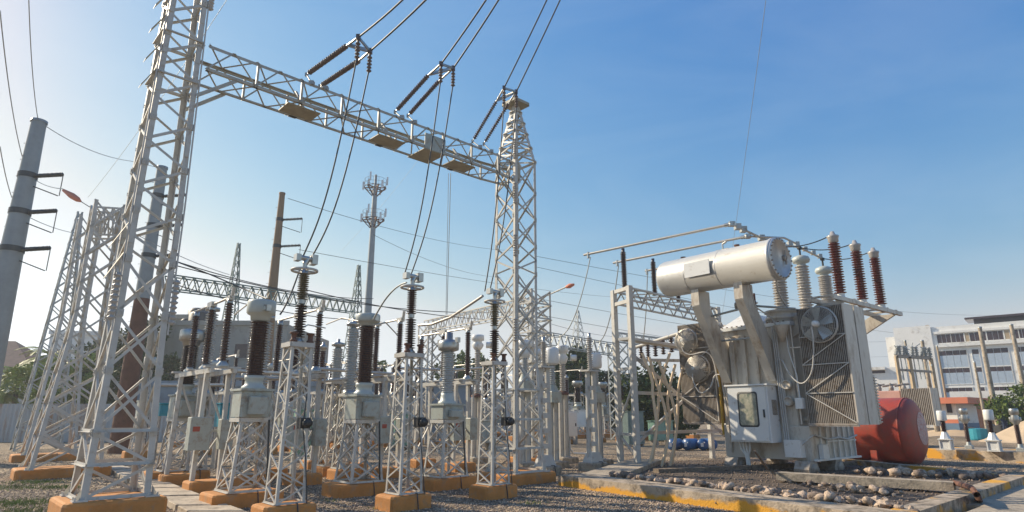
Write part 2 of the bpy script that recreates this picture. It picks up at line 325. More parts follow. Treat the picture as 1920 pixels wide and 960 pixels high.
pitpart('kerb', lambda m: wallseg(m, Pv[2]+Vector((-.3,.5,0)), Pv[3], .3, 0, .26), 'kerb2')
pitpart('kerb', lambda m: wallseg(m, Pv[3], Pv[4], .3, 0, .27), 'kerb2')
pitpart('kerb', lambda m: wallseg(m, Pv[5], Pv[0]+Vector((.55,.5,0)), 1.2, 0, .24), 'conc')
m = M(); m.add([(q.x, q.y, .1) for q in PQ], [(0,1,2,3,4,5)]); tag(obj('pit_floor', m, 'pitfloor', recenter=False), kind='structure')
x = np.random.uniform(1.5, 13.5, 4500); y = np.random.uniform(10.5, 26.5, 4500); k = inside(x, y, PQ); x = x[k]; y = y[k]; sz = np.random.uniform(.02, .045, len(x))
scatter_stones('pit_gravel', 'stone2', np.stack([x, y, sz*.3+.1], 1), sz, ('dark oily gravel filling the transformer pit', 'gravel'))
# inner beam and duct
m = M(); m.bar(G(1460,892,.26), G(1790,912,.26), .42, .2); tag(obj('concrete_rail_beam', m, 'conc'), 'long dark concrete rail beam lying in the pit behind stones', 'beam')
m = M(); m.bar(G(1230,884,.14), G(1640,868,.14), .3, .16); tag(obj('timber_sleeper', m, 'wood'), 'weathered timber sleeper on the pit floor beneath the transformer', 'timber beam')
m = M(); m.tube([G(1790,905,.32), G(1822,915,.40), G(1832,928,.38), G(1838,942,.05)], .06, 10); tag(obj('drain_pipe', m, 'rustpole'), 'dark bent pipe crossing over the right kerb of the pit', 'pipe')
m = M(); m.tube([G(1415,845,1.0), G(1440,880,.4), G(1480,905,.12), G(1560,902,.10), G(1600,893,.10)], .035, 8); tag(obj('oil_hose', m, 'wood'), 'brown hose sagging from under the transformer onto the pit floor', 'hose')
# slabs to the right of the pit
for i, (px, py, w_) in enumerate(((1870,935,.9),(1880,951,.7),(1900,972,.9))):
    m = M(); c = G(px, py, .06+.01*i); m.bar(c-V*2.2, c+V*3.2, w_*.62, .12); o = tag(obj('concrete_slab', m, 'conc'), ['long concrete trench slab beside the right pit kerb, farthest of three', 'long concrete trench slab beside the right pit kerb, middle one', 'long concrete trench slab at the lower right corner, nearest one'][i], 'slab', 'trench slabs right of the pit')
# stones in the pit
def stone_mesh(seed, lo=2):
    rnd = random.Random(seed); m = M(); n = 7; rings = 5; vs = []
    for i in range(rings+1):
        t = math.pi*i/rings
        for j in range(n): a = 2*math.pi*j/n; r = rnd.uniform(.68, 1.22); vs.append((math.sin(t)*math.cos(a)*r, math.sin(t)*math.sin(a)*r*.75, math.cos(t)*.6*r))
    fs = [(i*n+j, (i+1)*n+j, (i+1)*n+(j+1) % n, i*n+(j+1) % n) for i in range(rings) for j in range(n)]
    m.add(vs, fs, seed % 2 == 0); return m
smesh = []
for i in range(8):
    o = obj('stone', stone_mesh(i), 'stone' if i % 3 else 'stone2', loc=(0,0,0)); smesh.append(o.data); bpy.data.objects.remove(o)
def stone(p, s, lab, grp):
    o = bpy.data.objects.new('stone', random.choice(smesh)); o.location = p+Z*s*.35; o.rotation_euler = (random.uniform(-.4,.4), random.uniform(-.4,.4), random.random()*6.28); o.scale = (s, s, s*random.uniform(.8,1.2)); link(o); tag(o, lab, 'stone', grp)
for i in range(270):
    t = random.random()**1.25; dd_ = abs(random.gauss(0, .42))*(1-.35*t); q = Pv[0].lerp(Pv[1], .12+.86*t)+Vector((.8,.58,0))*(1.0+dd_)+Z*max(.1, .3-dd_*.2)*random.uniform(.6, 1.1); stone(q, random.uniform(.06, .17), 'rounded beige stone in the heap behind the front pit kerb', 'stones behind the front kerb')
for i in range(52):
    q = G(random.uniform(1600, 1890), 0+random.uniform(884, 893)+0, .1); t = random.random(); q = G(1600+290*t, 884+11*t+random.uniform(-3, 4), .16); stone(q, random.uniform(.09, .2), 'pale rough stone lying along the far pit kerb right of transformer', 'stones along the far kerb')
for i in range(26):
    t = random.random(); q = G(1480+220*t, 903+26*t+random.uniform(-4, 4), .14); stone(q, random.uniform(.06, .17), 'loose stone on the dark gravel in the middle of the pit', 'stones in the middle of the pit')
# ---------------------------------------------------------------- lattice kit
def lattice_tower(th, levels, wid, pats, lw, bw, mt='galv', peak=None, joined=False, ringsz=(), gus=False):
    """levels: z list, wid(z) side width, pats: per panel 'Z','X','D'"""
    def c(i, z): s = wid(z)/2; return Vector(((-s, s, s, -s)[i], (-s, -s, s, s)[i], z))
    bag = M()
    def emit(name, m_):
        if joined: bag.add(m_.v, m_.f)
        else: obj(name, m_, mt, th)
    for i in range(4):
        m = M(); sx, sy = ((-1, -1), (1, -1), (1, 1), (-1, 1))[i]
        for a, b in zip(levels[:-1], levels[1:]):
            A, B = c(i, a), c(i, b); d = Vector((-sx*lw, 0, 0)); e = Vector((0, -sy*lw, 0)); t = lw*.13
            def q(o, p, r): return o+Vector((-sx*p, -sy*r, 0))
            pr = [(0,0),(lw,0),(lw,t),(t,t),(t,lw),(0,lw)]; vs = [q(A, *k) for k in pr]+[q(B, *k) for k in pr]
            fs = [(k, (k+1) % 6, 6+(k+1) % 6, 6+k) for k in range(6)]+[(0,3,2,1),(0,5,4,3),(6,7,8,9),(6,9,10,11)]
            if sx*sy < 0: fs = [f[::-1] for f in fs]
            m.add(vs, fs)
        obj('leg', m, mt, th)
    for k, (a, b) in enumerate(zip(levels[:-1], levels[1:])):
        pt = pats[min(k, len(pats)-1)]
        for i in range(4):
            j = (i+1) % 4; out = [Vector((0,-1,0)), Vector((1,0,0)), Vector((0,1,0)), Vector((-1,0,0))][i]
            def brc(A, B, nm='brace', o=.0):
                m = M(); A = A+out*o; B = B+out*o; m.prof(A, B, [(-bw/2,0),(bw/2,0),(bw/2,bw*.13),(-bw/2+bw*.13,bw*.13),(-bw/2+bw*.13,bw*.8),(-bw/2,bw*.8)], up=-out); emit(nm, m)
            if pt == 'X': brc(c(i,a), c(j,b)); brc(c(j,a), c(i,b), o=-.02)
            elif pt == 'Z': 
                if (k+i//2*0) % 2 == 0: brc(c(i,a), c(j,b))
                else: brc(c(j,a), c(i,b))
            elif (pt == 'W' and i in (0, 1)) or (pt == 'V' and i in (2, 3)): brc(c(i,a), c(j,(a+b)/2)); brc(c(j,(a+b)/2), c(i,b))
            elif pt in 'WV': brc(c(j,a), c(i,(a+b)/2)); brc(c(i,(a+b)/2), c(j,b))
            if a in ringsz or pt == 'R': 
                m = M(); m.ang(c(i,a)+out*.01, c(j,a)+out*.01, bw*1.1, up=Z); emit('ring_strut', m)
    if joined: obj('bracing', bag, mt, th)
    if gus:
        gm = None
        for z_ in levels[2:-1]:
            for i in range(4):
                for e in (0, 1):
                    p_ = c((i+e) % 4, z_); out = [Vector((0,-1,0)), Vector((1,0,0)), Vector((0,1,0)), Vector((-1,0,0))][i]; tn = (c((i+1-e) % 4, z_)-p_).normalized()
                    if gm is None:
                        m = M(); m.box((.0,-.006,-.07),(.12,.006,.07))
                        for a_ in (-.045, 0, .045): m.lathe([(0,0),(.013,0),(.013,.018),(0,.018)], (.04,-.006,a_), (0,-1,0), 6, False); m.lathe([(0,0),(.013,0),(.013,.018),(0,.018)], (.09,-.006,a_*.6), (0,-1,0), 6, False)
                        g_ = obj('gusset_plate', m, mt, th); gm = g_.data
                    else: g_ = bpy.data.objects.new('gusset_plate', gm); link(g_, th)
                    g_.location = p_+out*.012; g_.matrix_local = Matrix.Translation(p_+out*.012) @ Matrix((tn, -out, Z)).transposed().to_4x4()
def footing(th, w_, d_, h_=.3, mt='ochre', z0=0, name='footing'):
    m = M(); m.rbox((-w_/2, -d_/2, z0-.05), (w_/2, d_/2, z0+h_), .05); f_ = obj(name, m, mt, th)
    m = M(); m.tube([(w_*.1,-d_*.2,z0+h_+.02),(w_*.1,-d_/2-.01,z0+h_+.02),(w_*.1+.02,-d_/2-.02,z0+h_*.5),(w_*.1+.03,-d_/2-.03,z0)], .012, 5); obj('earth_strap', m, 'cable', th); return f_
def bolt_plates(th, w_, z, mt='galv', s=.22):
    for sx in (-1, 1):
        for sy in (-1, 1):
            m = M(); c_ = (sx*w_/2, sy*w_/2, z+.012); m.cbox(c_, (s, s, .025))
            for a in (-1, 1):
                for b in (-1, 1): m.lathe([(0,0),(.014,0),(.014,.05),(0,.05)], (c_[0]+a*s*.36, c_[1]+b*s*.36, z+.025), n=6, smooth=False)
            # stiffener fins
            m.add([(c_[0]-sx*.01, c_[1], z+.02), (c_[0]+sx*s*.45, c_[1], z+.02), (c_[0]-sx*.01, c_[1], z+.2)], [(0,1,2),(2,1,0)]); obj('base_plate', m, mt, th)
# ---------------------------------------------------------------- main gantry
LT = G(205, 930, .47); RT = G(968, 884, .3)
ang_g = math.atan2(RT.y-LT.y, RT.x-LT.x); BV = (RT-LT).normalized(); BV.z = 0; BV.normalize(); BU = Vector((BV.y, -BV.x, 0))
def wL(z):
    return 1.08-(z-.47)*.07 if z < 3.4 else .875-max(0, z-5.5)*.032
tl = thing('gantry_tower', 'tall pale lattice gantry tower on ochre block at left foreground', 'lattice tower', (LT.x, LT.y, 0), ang_g, 'towers of the main gantry')
lv = [.48, 1.03, 1.6, 2.7, 3.75, 4.8, 5.8, 6.8, 7.8, 8.8, 9.8, 10.8, 11.8, 12.8, 13.8]
lattice_tower(tl, lv, wL, ['Z','Z','X','X','X','V','V','V','V','V','V','V','V','V'], .11, .052, ringsz=(.48, 1.03, 1.6, 9.8, 8.8), gus=True)
bolt_plates(tl, 1.1, .47); 
m = M(); m.rbox((-.8, -.72, -.05), (.8, .72, .47), .06); obj('footing', m, 'ochre', tl)
for z in (3.2, 5.3, 5.9, 7.3, 8.6, 9.5, 10.5):      # gusset and splice plates, small brackets
    for i in ((-1, -1), (1, -1)):
        m = M(); s = wL(z)/2; m.box((i[0]*s-.09*(i[0] > 0)-.0, -s-.014, z-.2), (i[0]*s+.09*(i[0] < 0), -s-.002, z+.2)); obj('gusset_plate', m, 'galv', tl)
for z in (4.9, 5.5, 8.9, 9.5, 10.2, 10.8):
    m = M(); s = wL(z)/2; m.add([(-s-.02,-s,z),(-s-.28,-s-.1,z-.55),(-s-.28,-s+.1,z-.55),(-s-.02,-s+.2,z),(-s-.02,-s,z+.02),(-s-.28,-s-.1,z-.53),(-s-.28,-s+.1,z-.53),(-s-.02,-s+.2,z+.02)], [(0,1,2,3),(7,6,5,4),(0,4,5,1),(1,5,6,2),(2,6,7,3),(3,7,4,0)]); obj('climbing_bracket', m, 'olive', tl)
for s_ in (-1, 1):
    m = M(); m.tube([(s_*wL(z)/2+.03*s_, -wL(z)/2-.02, z) for z in (3.4, 6, 8, 10.9)], .016, 6); obj('conduit', m, 'hose', tl)
for sx, z0, z1 in ((-1, 11.0, 11.7), (1, 10.7, 11.4), (-1, 3.6, 4.5), (1, 3.6, 4.5)):
    m = M(); m.sheds(z0, z1, .035, .075, 9, (sx*(wL(z0)/2+.07), -wL(z0)/2, 0), seg=10); obj('line_insulator', m, 'pale', tl)
def wR(z):
    return 1.2-(z-.3)*.09 if z < 3.0 else .94 if z < 10.0 else .94*(12.2-z)/2.2*.86+.13
tr = thing('gantry_tower', 'pale lattice gantry tower with pointed top at the centre of the photo', 'lattice tower', (RT.x, RT.y, 0), ang_g, 'towers of the main gantry')
lv = [.31, .95, 1.75, 2.6, 3.5, 4.4, 5.3, 6.2, 7.1, 8.0, 8.9, 10.0, 10.5, 11.0, 11.4, 11.8, 12.1]
lattice_tower(tr, lv, wR, ['D','Z','Z','X','X','X','X','W','X','X','X','W','W','W','W','Z'], .1, .052, ringsz=(.31, .95, 1.75, 2.6, 10.0, 10.5, 11., 11.4, 11.8), gus=True)
bolt_plates(tr, 1.2, .3)
m = M(); m.rbox((-.95, -.75, -.05), (.95, .75, .3), .06); obj('footing', m, 'ochre', tr)
m = M(); m.rbox((-.35,-.35,12.08),(.35,.35,12.2), .04); obj('cap_plate', m, 'olive', tr)
m = M(); m.bar((.0,.0,12.2),(.5,0,12.35),.12,.08); obj('peak_bracket', m, 'olive', tr)
m = M(); m.tube([(-.5,-.5,.4),(-.47,-.5,6),(-.47,-.5,9)], .055, 8); obj('riser_pipe', m, 'galv', tr)
for zz, sg in ((4.0, 1), (6.6, 1), (8.3, -1), (9.8, -1)):
    m = M(); m.sheds(zz, zz+.7, .035, .075, 9, (-.55, -.55, 0), seg=10); obj('line_insulator', m, 'pale', tr)
# beam
BL = (RT-LT).length; bm = thing('gantry_beam', 'long horizontal lattice beam spanning between the two gantry towers', 'lattice beam', (LT.x, LT.y, 9.2), ang_g)
x0, x1 = .5, BL-.1; bh, bd = .62, .84
def bc(x, i): e = 1-max(0, (x-(x1-1.1))/1.1)*.35; return Vector((x, (-bd/2, bd/2)[i % 2]*e, (0, bh)[i//2]))
for i in range(4):
    m = M(); m.ang(bc(x0,i), bc(x1-1.1,i), .07, .012, sx=(1,-1)[i % 2]*-1, sy=(1,-1)[i//2]); m.ang(bc(x1-1.1,i), bc(x1,i), .07, .012, sx=(1,-1)[i % 2]*-1, sy=(1,-1)[i//2]); obj('chord', m, 'galvb', bm)
nb = 9; dx = (x1-x0)/nb
for k in range(nb):
    a, b, c_ = x0+k*dx, x0+(k+.5)*dx, x0+(k+1)*dx
    for (i, j) in ((0, 2), (1, 3), (0, 1), (2, 3)):
        for (p, q) in ((bc(a, i), bc(b, j)), (bc(b, j), bc(c_, i))):
            m = M(); m.ang(p, q, .036, .007); obj('brace', m, 'galvb', bm)
    for s_ in (0, 1):
        m = M(); m.ang(bc(c_, s_*1), bc(c_, 2+s_), .05, .008); obj('strut', m, 'galvb', bm)
for x in (.9,):
    m = M(); m.ang((x+.3,-.4,0), (x-.5,-.45,-.7), .07); obj('knee_brace', m, 'galvb', bm); m = M(); m.ang((x+.3,.4,0), (x-.5,.45,-.7), .07); obj('knee_brace', m, 'galvb', bm)
for x in (BL-1.2,):
    m = M(); m.ang((x-.1,-.4,0), (x+.75,-.45,-.8), .06); obj('knee_brace', m, 'galvb', bm)
def xb(px, py):   # position along the beam seen at a pixel
    a, b, c = ray(px, py); t = (BU.x*LT.x+BU.y*LT.y)/(BU.x*a+BU.y*b); return (Vector((a*t, b*t, 0))-LT).dot(BV)
for px in (562, 728, 862):
    x = xb(px, 200); m = M(); m.box((x-.42, -.3, -.035), (x+.42, .25, -.01)); obj('walk_plate', m, 'olive', bm)
    m = M(); m.box((x-.1, -.2, 0), (x+.1, .46, .05)); m.bar((x, -.2, .03), (x-.05, .2, .6), .07, .05); obj('string_bracket', m, 'galvb', bm)
x = xb(800, 262); m = M(); m.box((x-.36, -bd/2-.02, -.03), (x+.36, -bd/2-.003, bh*.7)); obj('splice_plate', m, 'box', bm); m = M(); m.box((x-.36, -bd/2, -.05), (x+.36, bd/2, -.03)); obj('splice_plate', m, 'olive', bm)
# insulator strings, yokes and conductors
def catenary(a, b, sag, n=14): return [L3(a, b, i/n)-Z*sag*4*(i/n)*(1-i/n) for i in range(n+1)]
def wire(pts, r, label, group=None, mt='cable', n=6, name='conductor', cat='cable'):
    m = M(); m.tube(pts, r, n); return tag(obj(name, m, mt), label, cat, group)
phn = ['left', 'middle', 'right']
ST = [(((575,140),(653,84)), ((600,162),(676,112)), (672,70), (694,96), ((745,0),(789,0)), (568,481), (584,483)),
      (((741,210),(805,139)), ((765,217),(825,150)), (827,120), (850,128), ((906,0),(930,0)), (757,519), (769,519)),
      (((886,265),(932,188)), ((907,270),(955,192)), (945,165), (968,172), ((1022,0),(1047,0)), (909,546), (918,546))]
SB = [G(533,943,.3), G(757,925,.3), G(925,908,.3)]
for i, (s1, s2, j1, j2, ends, d1, d2) in enumerate(ST):
    col = []
    zt = 9.8
    for k, (s_, jn, en) in enumerate(((s1, j1, ends[0]), (s2, j2, ends[1]))):
        x = xb(*s_[0]); base = LT+BV*x+BU*(.0)+Vector((0,0,zt-LT.z)); base.z = P(s_[0][0], s_[0][1], base.y).z
        # far end: on the vertical plane through base along BU
        a, b, c = ray(*s_[1]); n_ = BV; t = (n_.x*base.x+n_.y*base.y)/(n_.x*a+n_.y*b); tip = Vector((a*t, b*t, CH+c*t))
        a, b, c = ray(*jn); t = (n_.x*base.x+n_.y*base.y)/(n_.x*a+n_.y*b); jp = Vector((a*t, b*t, CH+c*t))
        a, b, c = ray(*en); t = (n_.x*base.x+n_.y*base.y)/(n_.x*a+n_.y*b); ep = Vector((a*t, b*t, CH+c*t))
        col.append((base, tip, jp, ep))
    th = thing('insulator_string', 'pair of dark disc insulator strings tied to the gantry beam, %s pair of three' % phn[i], 'insulator', tuple(col[0][0]), 0, 'strain insulator strings on the gantry beam')
    for (b_, t_, jp, ep) in col:
        l_ = th.location; an = LT+BV*((b_-LT).dot(BV)-.02)+BU*.4; an.z = 9.84; m = M(); m.tube([an-l_, b_-l_], .02, 6); m.cbox(an-l_, (.12,.12,.1)); m.cbox(b_-l_, (.07,.07,.09)); obj('shackle', m, 'galvg', th); d = t_-b_; m = M(); n_ = 20; m.sheds(d.length*.07, d.length*.97, .028, .068, n_, Vector(b_)-l_, d, 12); obj('string', m, 'strg', th)
        m = M(); m.tube([b_-l_, b_+d*.08-l_], .02, 6); m.tube([t_-d*.04-l_, jp-l_], .028, 6); obj('clevis', m, 'metal', th)
        m = M(); m.tube([jp-l_+Z*.02, jp-l_-Z*.16], .03, 8); m.sheds(.0, .42, .025, .06, 5, jp-l_-Z*.12-Z*.42, Z, 10); m.cbox(jp-l_, (.09, .09, .12)); obj('drop_clamp', m, 'strg', th)
    m = M(); m.bar(col[0][1]-th.location, col[1][2]-th.location, .05, .08); m.bar(col[0][2]-th.location, col[1][2]-th.location, .04, .06); obj('yoke', m, 'metal', th)
    sb = SB[i]
    for k, (c_, dd) in enumerate(zip(col, (d1, d2))):
        jp, ep = c_[2], c_[3]; far = jp+(ep-jp)*2.2
        wire([jp+(ep-jp)*t*2.2-Z*(.12*math.sin(math.pi*t)) for t in [q/10 for q in range(11)]], .022, 'dark overhead conductor leaving the %s insulator pair towards upper right, %s of the two' % (phn[i], ('left', 'right')[k]), 'overhead line conductors')
        e = P(dd[0], dd[1], sb.y+.05); s0 = jp-Z*.5; ctrl = [s0.lerp(e, t)+Vector((0,0,-.9*math.sin(math.pi*t)*(1-.2*t))) for t in [q/16 for q in range(17)]]
        wire(ctrl, .018, 'slack dropper cable hanging from the %s insulator pair, %s cable of the two' % (phn[i], ('left', 'right')[k]), 'dropper cables')
wire([P(845,325,18.2), P(838,590,18.2)], .012, 'thin pull chain hanging from the gantry beam', None, 'galvg', 5, 'chain', 'chain')
wire([P(841,325,18.25), P(836,590,18.25)], .009, 'thin cord hanging beside the chain below the gantry beam', None, 'galvg', 5, 'cord', 'cord')
# ---------------------------------------------------------------- equipment prototypes
def stand(th, w0, w1, z0, z1, n, lw=.07, bw=.045, pat='X', mt='galv'):
    lv = [z0+(z1-z0)*i/n for i in range(n+1)]
    lattice_tower(th, lv, lambda z: w0+(w1-w0)*(z-z0)/(z1-z0), [pat], lw, bw, mt, ringsz=(lv[0],))
def top_frame(th, w_, z, mt='galv'):
    m = M()
    for a, b in (((-1,-1),(1,-1)),((1,-1),(1,1)),((1,1),(-1,1)),((-1,1),(-1,-1))): m.bar((a[0]*w_/2, a[1]*w_/2, z), (b[0]*w_/2, b[1]*w_/2, z), .07, .09)
    m.box((-w_/2, -.06, z+.02), (w_/2, .06, z+.06)); obj('top_frame', m, mt, th)
# A: post insulator on tall narrow stand
def post_insulator(loc, ztop, zins, label, ins='olivep'):
    t = thing('post_insulator', label, 'post insulator', (loc.x, loc.y, 0), GA, 'tall post insulators under the gantry droppers')
    footing(t, 1.0, .7); stand(t, .56, .42, .31, ztop, 5, .055, .03, 'W'); top_frame(t, .44, ztop)
    for sx in (-1, 1): m = M(); m.lathe([(0,0),(.07,0),(.07,.05),(.05,.06),(.05,.16),(.08,.17),(.08,.2),(0,.2)], (sx*.17,-.17,ztop+.04), n=12); obj('spring_cap', m, 'rustpole', t)
    L_ = zins-ztop; m = M(); m.lathe([(0,0),(.12,0),(.12,.04),(.08,.08),(.08,.12)], (0,0,ztop+.05), n=14); m.lathe([(.075,0),(.075,.08)], (0,0,ztop+.05+L_*.5), n=14); m.lathe([(.07,0),(.07,.1),(0,.1)], (0,0,zins-.12), n=14); obj('flange', m, 'metal', t)
    m = M(); m.sheds(ztop+.15, ztop+.03+L_*.5, .055, .125, 13, seg=16); obj('porcelain', m, 'dkbrown', t)
    m = M(); m.sheds(ztop+.13+L_*.5, zins-.1, .05, .115, 13, seg=16); obj('porcelain', m, ins, t)
    m = M(); m.ring((0,0,zins-.05), Z, .25, .028, 28, 8); m.bar((-.25,0,zins-.05),(.25,0,zins-.05),.03); m.bar((0,-.25,zins-.05),(0,.25,zins-.05),.03); obj('grading_ring', m, 'galv', t)
    m = M(); m.tube([(0,0,zins-.03),(0,0,zins+.12)], .05, 8); m.tube([(-.17,.02,zins+.22),(.17,-.02,zins+.2)], .055, 8); m.cbox((-.17,0,zins+.2),(.1,.16,.14)); m.cbox((.17,0,zins+.2),(.12,.2,.2)); m.tube([(0,0,zins+.1),(.05,0,zins+.2)], .06, 8); obj('terminal_clamp', m, 'metal', t)
    m = M(); m.cbox((.1,-.35,1.75),(.2,.16,.2)); m.lathe([(0,0),(.085,0),(.085,.12),(0,.12)], (.1,-.43,1.75), (0,-1,0), 12); obj('surge_counter', m, 'black', t)
    m = M(); m.tube([(.1,-.33,1.85),(.18,-.2,2.3),(.22,-.1,ztop)], .015, 6); m.tube([(.1,-.33,1.65),(.2,-.33,1.1),(.28,-.36,.3)], .012, 6); obj('earth_lead', m, 'cable', t)
    return t
names3 = ['leftmost of the three', 'middle one of the three', 'rightmost of the three']
for i, (bp_, tp, ti) in enumerate(((SB[0], (560,648), (572,503)), (SB[1], (769,667), (771,535)), (SB[2], (925,682), (925,562)))):
    post_insulator(bp_, P(*tp, bp_.y).z, P(*ti, bp_.y).z, 'slim lattice stand carrying a ribbed post insulator with grading ring, '+names3[i], ['olivep', 'brown', 'olivep'][i])
# B: current transformer
def current_transformer(loc, zt, zb, zi, zh, label, ins='brown', hd='head', group='oil filled current transformers in the front row', w=.88, rs=.225, silver=False, joined=False, foot=1.5):
    t = thing('current_transformer', label, 'current transformer', (loc.x, loc.y, 0), GA, group)
    footing(t, foot, .95, .3); stand(t, w*1.0, w*.68, .31, zt, 3, .06, .038, 'X')
    top_frame(t, w*.7, zt)
    m = M(); m.rbox((-.34,-.32,zt+.06),(.34,.32,zb-.06), .04); m.box((-.38,-.36,zb-.08),(.38,.36,zb-.03)); obj('oil_tank', m, 'box', t)
    m = M(); m.rbox((-.2,-.5,zt+.12),(.2,-.33,zb-.2), .02); obj('terminal_box', m, 'box', t)
    m = M(); m.lathe([(.26,0),(.26,.05),(.2,.09),(.19,.2),(rs*.95,.22),(rs*.95,.3),(0,.3)], (0,0,zb-.03), n=20); obj('neck', m, 'head', t)
    z0 = zb+.26; n = max(12, int((zi-z0)/.058)); m = M(); m.sheds(z0, zi, rs*.72, rs, n, seg=20); obj('porcelain', m, ins, t)
    hh = zh-zi; m = M()
    if silver:
        m.lathe([(rs*.7,0),(rs*1.5,.05),(rs*1.55,.12),(rs*1.55,hh*.42),(rs*1.4,hh*.55),(rs*.6,hh*.62),(rs*.6,hh*.95),(0,hh)], (0,0,zi), n=22); obj('head', m, 'metal', t)
    else:
        m.lathe([(rs*.7,0),(rs*.95,.03),(rs*1.0,hh*.26),(rs*1.3,hh*.32),(rs*1.42,hh*.4),(rs*1.42,hh*.86),(rs*1.3,hh*.97),(0,hh)], (0,0,zi), n=22)
        m.box((-.08,-.42,zi+hh*.45),(.08,.42,zi+hh*.6)); obj('head', m, hd, t)
    m = M(); m.cbox((0,-.42,zi+hh*.53),(.1,.12,.14)); m.cbox((0,.42,zi+hh*.53),(.1,.12,.14)); obj('terminal', m, 'metal', t)
    m = M(); m.tube([(.3,-.35,zt),(.32,-.4,zt*.6),(.35,-.42,.3)], .02, 6); obj('conduit', m, 'black', t)
    return t
q = G(455, 920, .3); ct1 = current_transformer(q, P(480,787,q.y).z, P(487,727,q.y).z, P(501,603,q.y).z, P(504,563,q.y).z, 'brown ribbed current transformer with big grey head, nearest on the left of the walkway end')
q = G(672, 903, .3); ct2 = current_transformer(q, P(681,790,q.y).z, P(682,738,q.y).z, P(688,612,q.y).z, P(690,589,q.y).z, 'brown ribbed current transformer with flat grey head between the two nearest slim stands')
q = G(835, 893, .3); ct3 = current_transformer(q, P(838,790,q.y).z, P(838,755,q.y).z, P(840,660,q.y).z, P(842,622,q.y).z, 'grey porcelain current transformer with shiny silver head left of the central gantry tower', 'grey', silver=True, rs=.19)
q = G(328, 882, .3); ct0 = current_transformer(q, P(342,787,q.y).z, P(345,738,q.y).z, P(350,650,q.y).z, P(358,618,q.y).z, 'dark brown current transformer with glass-topped head behind the walkway at left', 'dkbrown', hd='metal', rs=.26)
# C/D: disconnect switch
def disconnector(loc, zt, label, zi=1.55, box=True, ins='brown', group='disconnect switches in the yard', nins=3):
    t = thing('disconnect_switch', label, 'disconnect switch', (loc.x, loc.y, 0), GA, group)
    for yy in (0, 2.4):
        m = M(); m.rbox((-.45,yy-.35,-.05),(.45,yy+.35,.3), .05); obj('footing', m, 'ochre', t)
        for sx in (-1, 1): m = M(); m.prof((sx*.32,yy,.3), (sx*.27,yy,zt), [(-.06,-.05),(.06,-.05),(.06,-.035),(-.045,-.035),(-.045,.035),(.06,.035),(.06,.05),(-.06,.05)]); obj('post', m, 'galv', t)
        m = M(); m.bar((-.31,yy,.5),(.28,yy,1.5),.04,.04); m.bar((.31,yy,1.5),(-.28,yy,zt-.1),.05,.05); m.bar((-.3,yy,1.5),(.3,yy,1.5),.05,.06); obj('cross_brace', m, 'galv', t)
    m = M()
    for sx in (-1, 1): m.bar((sx*.28,-.5,zt+.05),(sx*.28,2.9,zt+.05),.08,.12)
    for yy in (-.3, 1.2, 2.7): m.bar((-.45,yy,zt+.14),(.45,yy,zt+.14),.22,.05)
    obj('base_frame', m, 'galv', t)
    ys = (-.3, 1.2, 2.7)[:nins]
    for yy in ys:
        m = M(); m.lathe([(.16,0),(.16,.05),(.09,.12),(.09,.16),(0,.16)], (0,yy,zt+.16), n=14); m.lathe([(.08,0),(.08,.12),(0,.12)], (0,yy,zt+.3+zi), n=12); obj('flange', m, 'metal', t)
        m = M(); m.sheds(zt+.3, zt+.3+zi, .065, .115, 22, (0,yy,0), seg=16); obj('porcelain', m, ins, t)
    m = M(); z_ = zt+.45+zi; m.tube([(0,-.5,z_),(0,2.9,z_)], .035, 8); m.cbox((0,-.3,z_-.02),(.14,.3,.12)); m.cbox((0,1.25,z_),(.16,.4,.14)); m.tube([(0,-.45,z_),(0,-.5,z_+.25)], .05, 8); obj('blade_arm', m, 'tubeal', t)
    m = M(); m.tube([(.36,-.2,zt+.1),(.36,-.2,1.2)], .028, 8); m.tube([(.1,-.3,zt+.2),(.1,2.7,zt+.2)], .022, 6); obj('operating_rod', m, 'galv', t)
    if box:
        m = M(); m.rbox((-.62,-.42,1.05),(-.12,-.08,1.85), .02); obj('drive_box', m, 'box', t)
        m = M(); m.rbox((.12,-.38,1.05),(.45,-.08,1.8), .02); obj('drive_box', m, 'box', t)
        m = M(); m.box((-.56,-.43,1.5),(-.4,-.421,1.62)); obj('warning_label', m, 'redt', t)
    return t
q = G(385, 900, .3); dz = P(395,700,q.y).z
ds = disconnector(q, dz, 'disconnect switch with two grey drive boxes beside the concrete slab walkway')
DV = Vector((1.9, 1.7, 0))
dup(ds, q+DV*.98+Vector((.0,.2,-.3)), GA, 'disconnect switch behind the leftmost slim post insulator stand')
dup(ds, q+DV*2.0+Vector((.1,.5,-.3)), GA, 'disconnect switch between the middle and left slim post insulator stands')
dup(ds, q+DV*3.1+Vector((.1,.8,-.3)), GA, 'disconnect switch behind the silver-headed transformer stand')
# rear rows
rowlab = ['first', 'second', 'third', 'fourth']
def arrester(loc, label, ztop=2.5, L_=1.5, ins='brown', group='surge arresters on stands', mt='galv', rs=.13, cap='metal'):
    t = thing('surge_arrester', label, 'surge arrester', (loc.x, loc.y, 0), GA, group); footing(t, .8, .8, .3); stand(t, .6, .42, .31, ztop, 4, .06, .04, 'X', mt); top_frame(t, .46, ztop, mt)
    m = M(); m.sheds(ztop+.12, ztop+L_, rs*.65, rs, int(L_/.08), seg=14); obj('porcelain', m, ins, t)
    m = M(); m.lathe([(.1,0),(.1,.1),(rs*1.1,.12),(rs*1.1,.22),(.05,.26),(.05,.36),(0,.36)], (0,0,ztop+L_-.04), n=14); obj('cap', m, cap, t); m = M(); m.lathe([(rs,0),(rs,.1),(0,.1)], (0,0,ztop+.04), n=14); obj('base_flange', m, cap, t)
    return t
ar = arrester(G(590,862,.3), 'brown surge arrester in the first rear row behind slim stand', 2.7, 1.6)
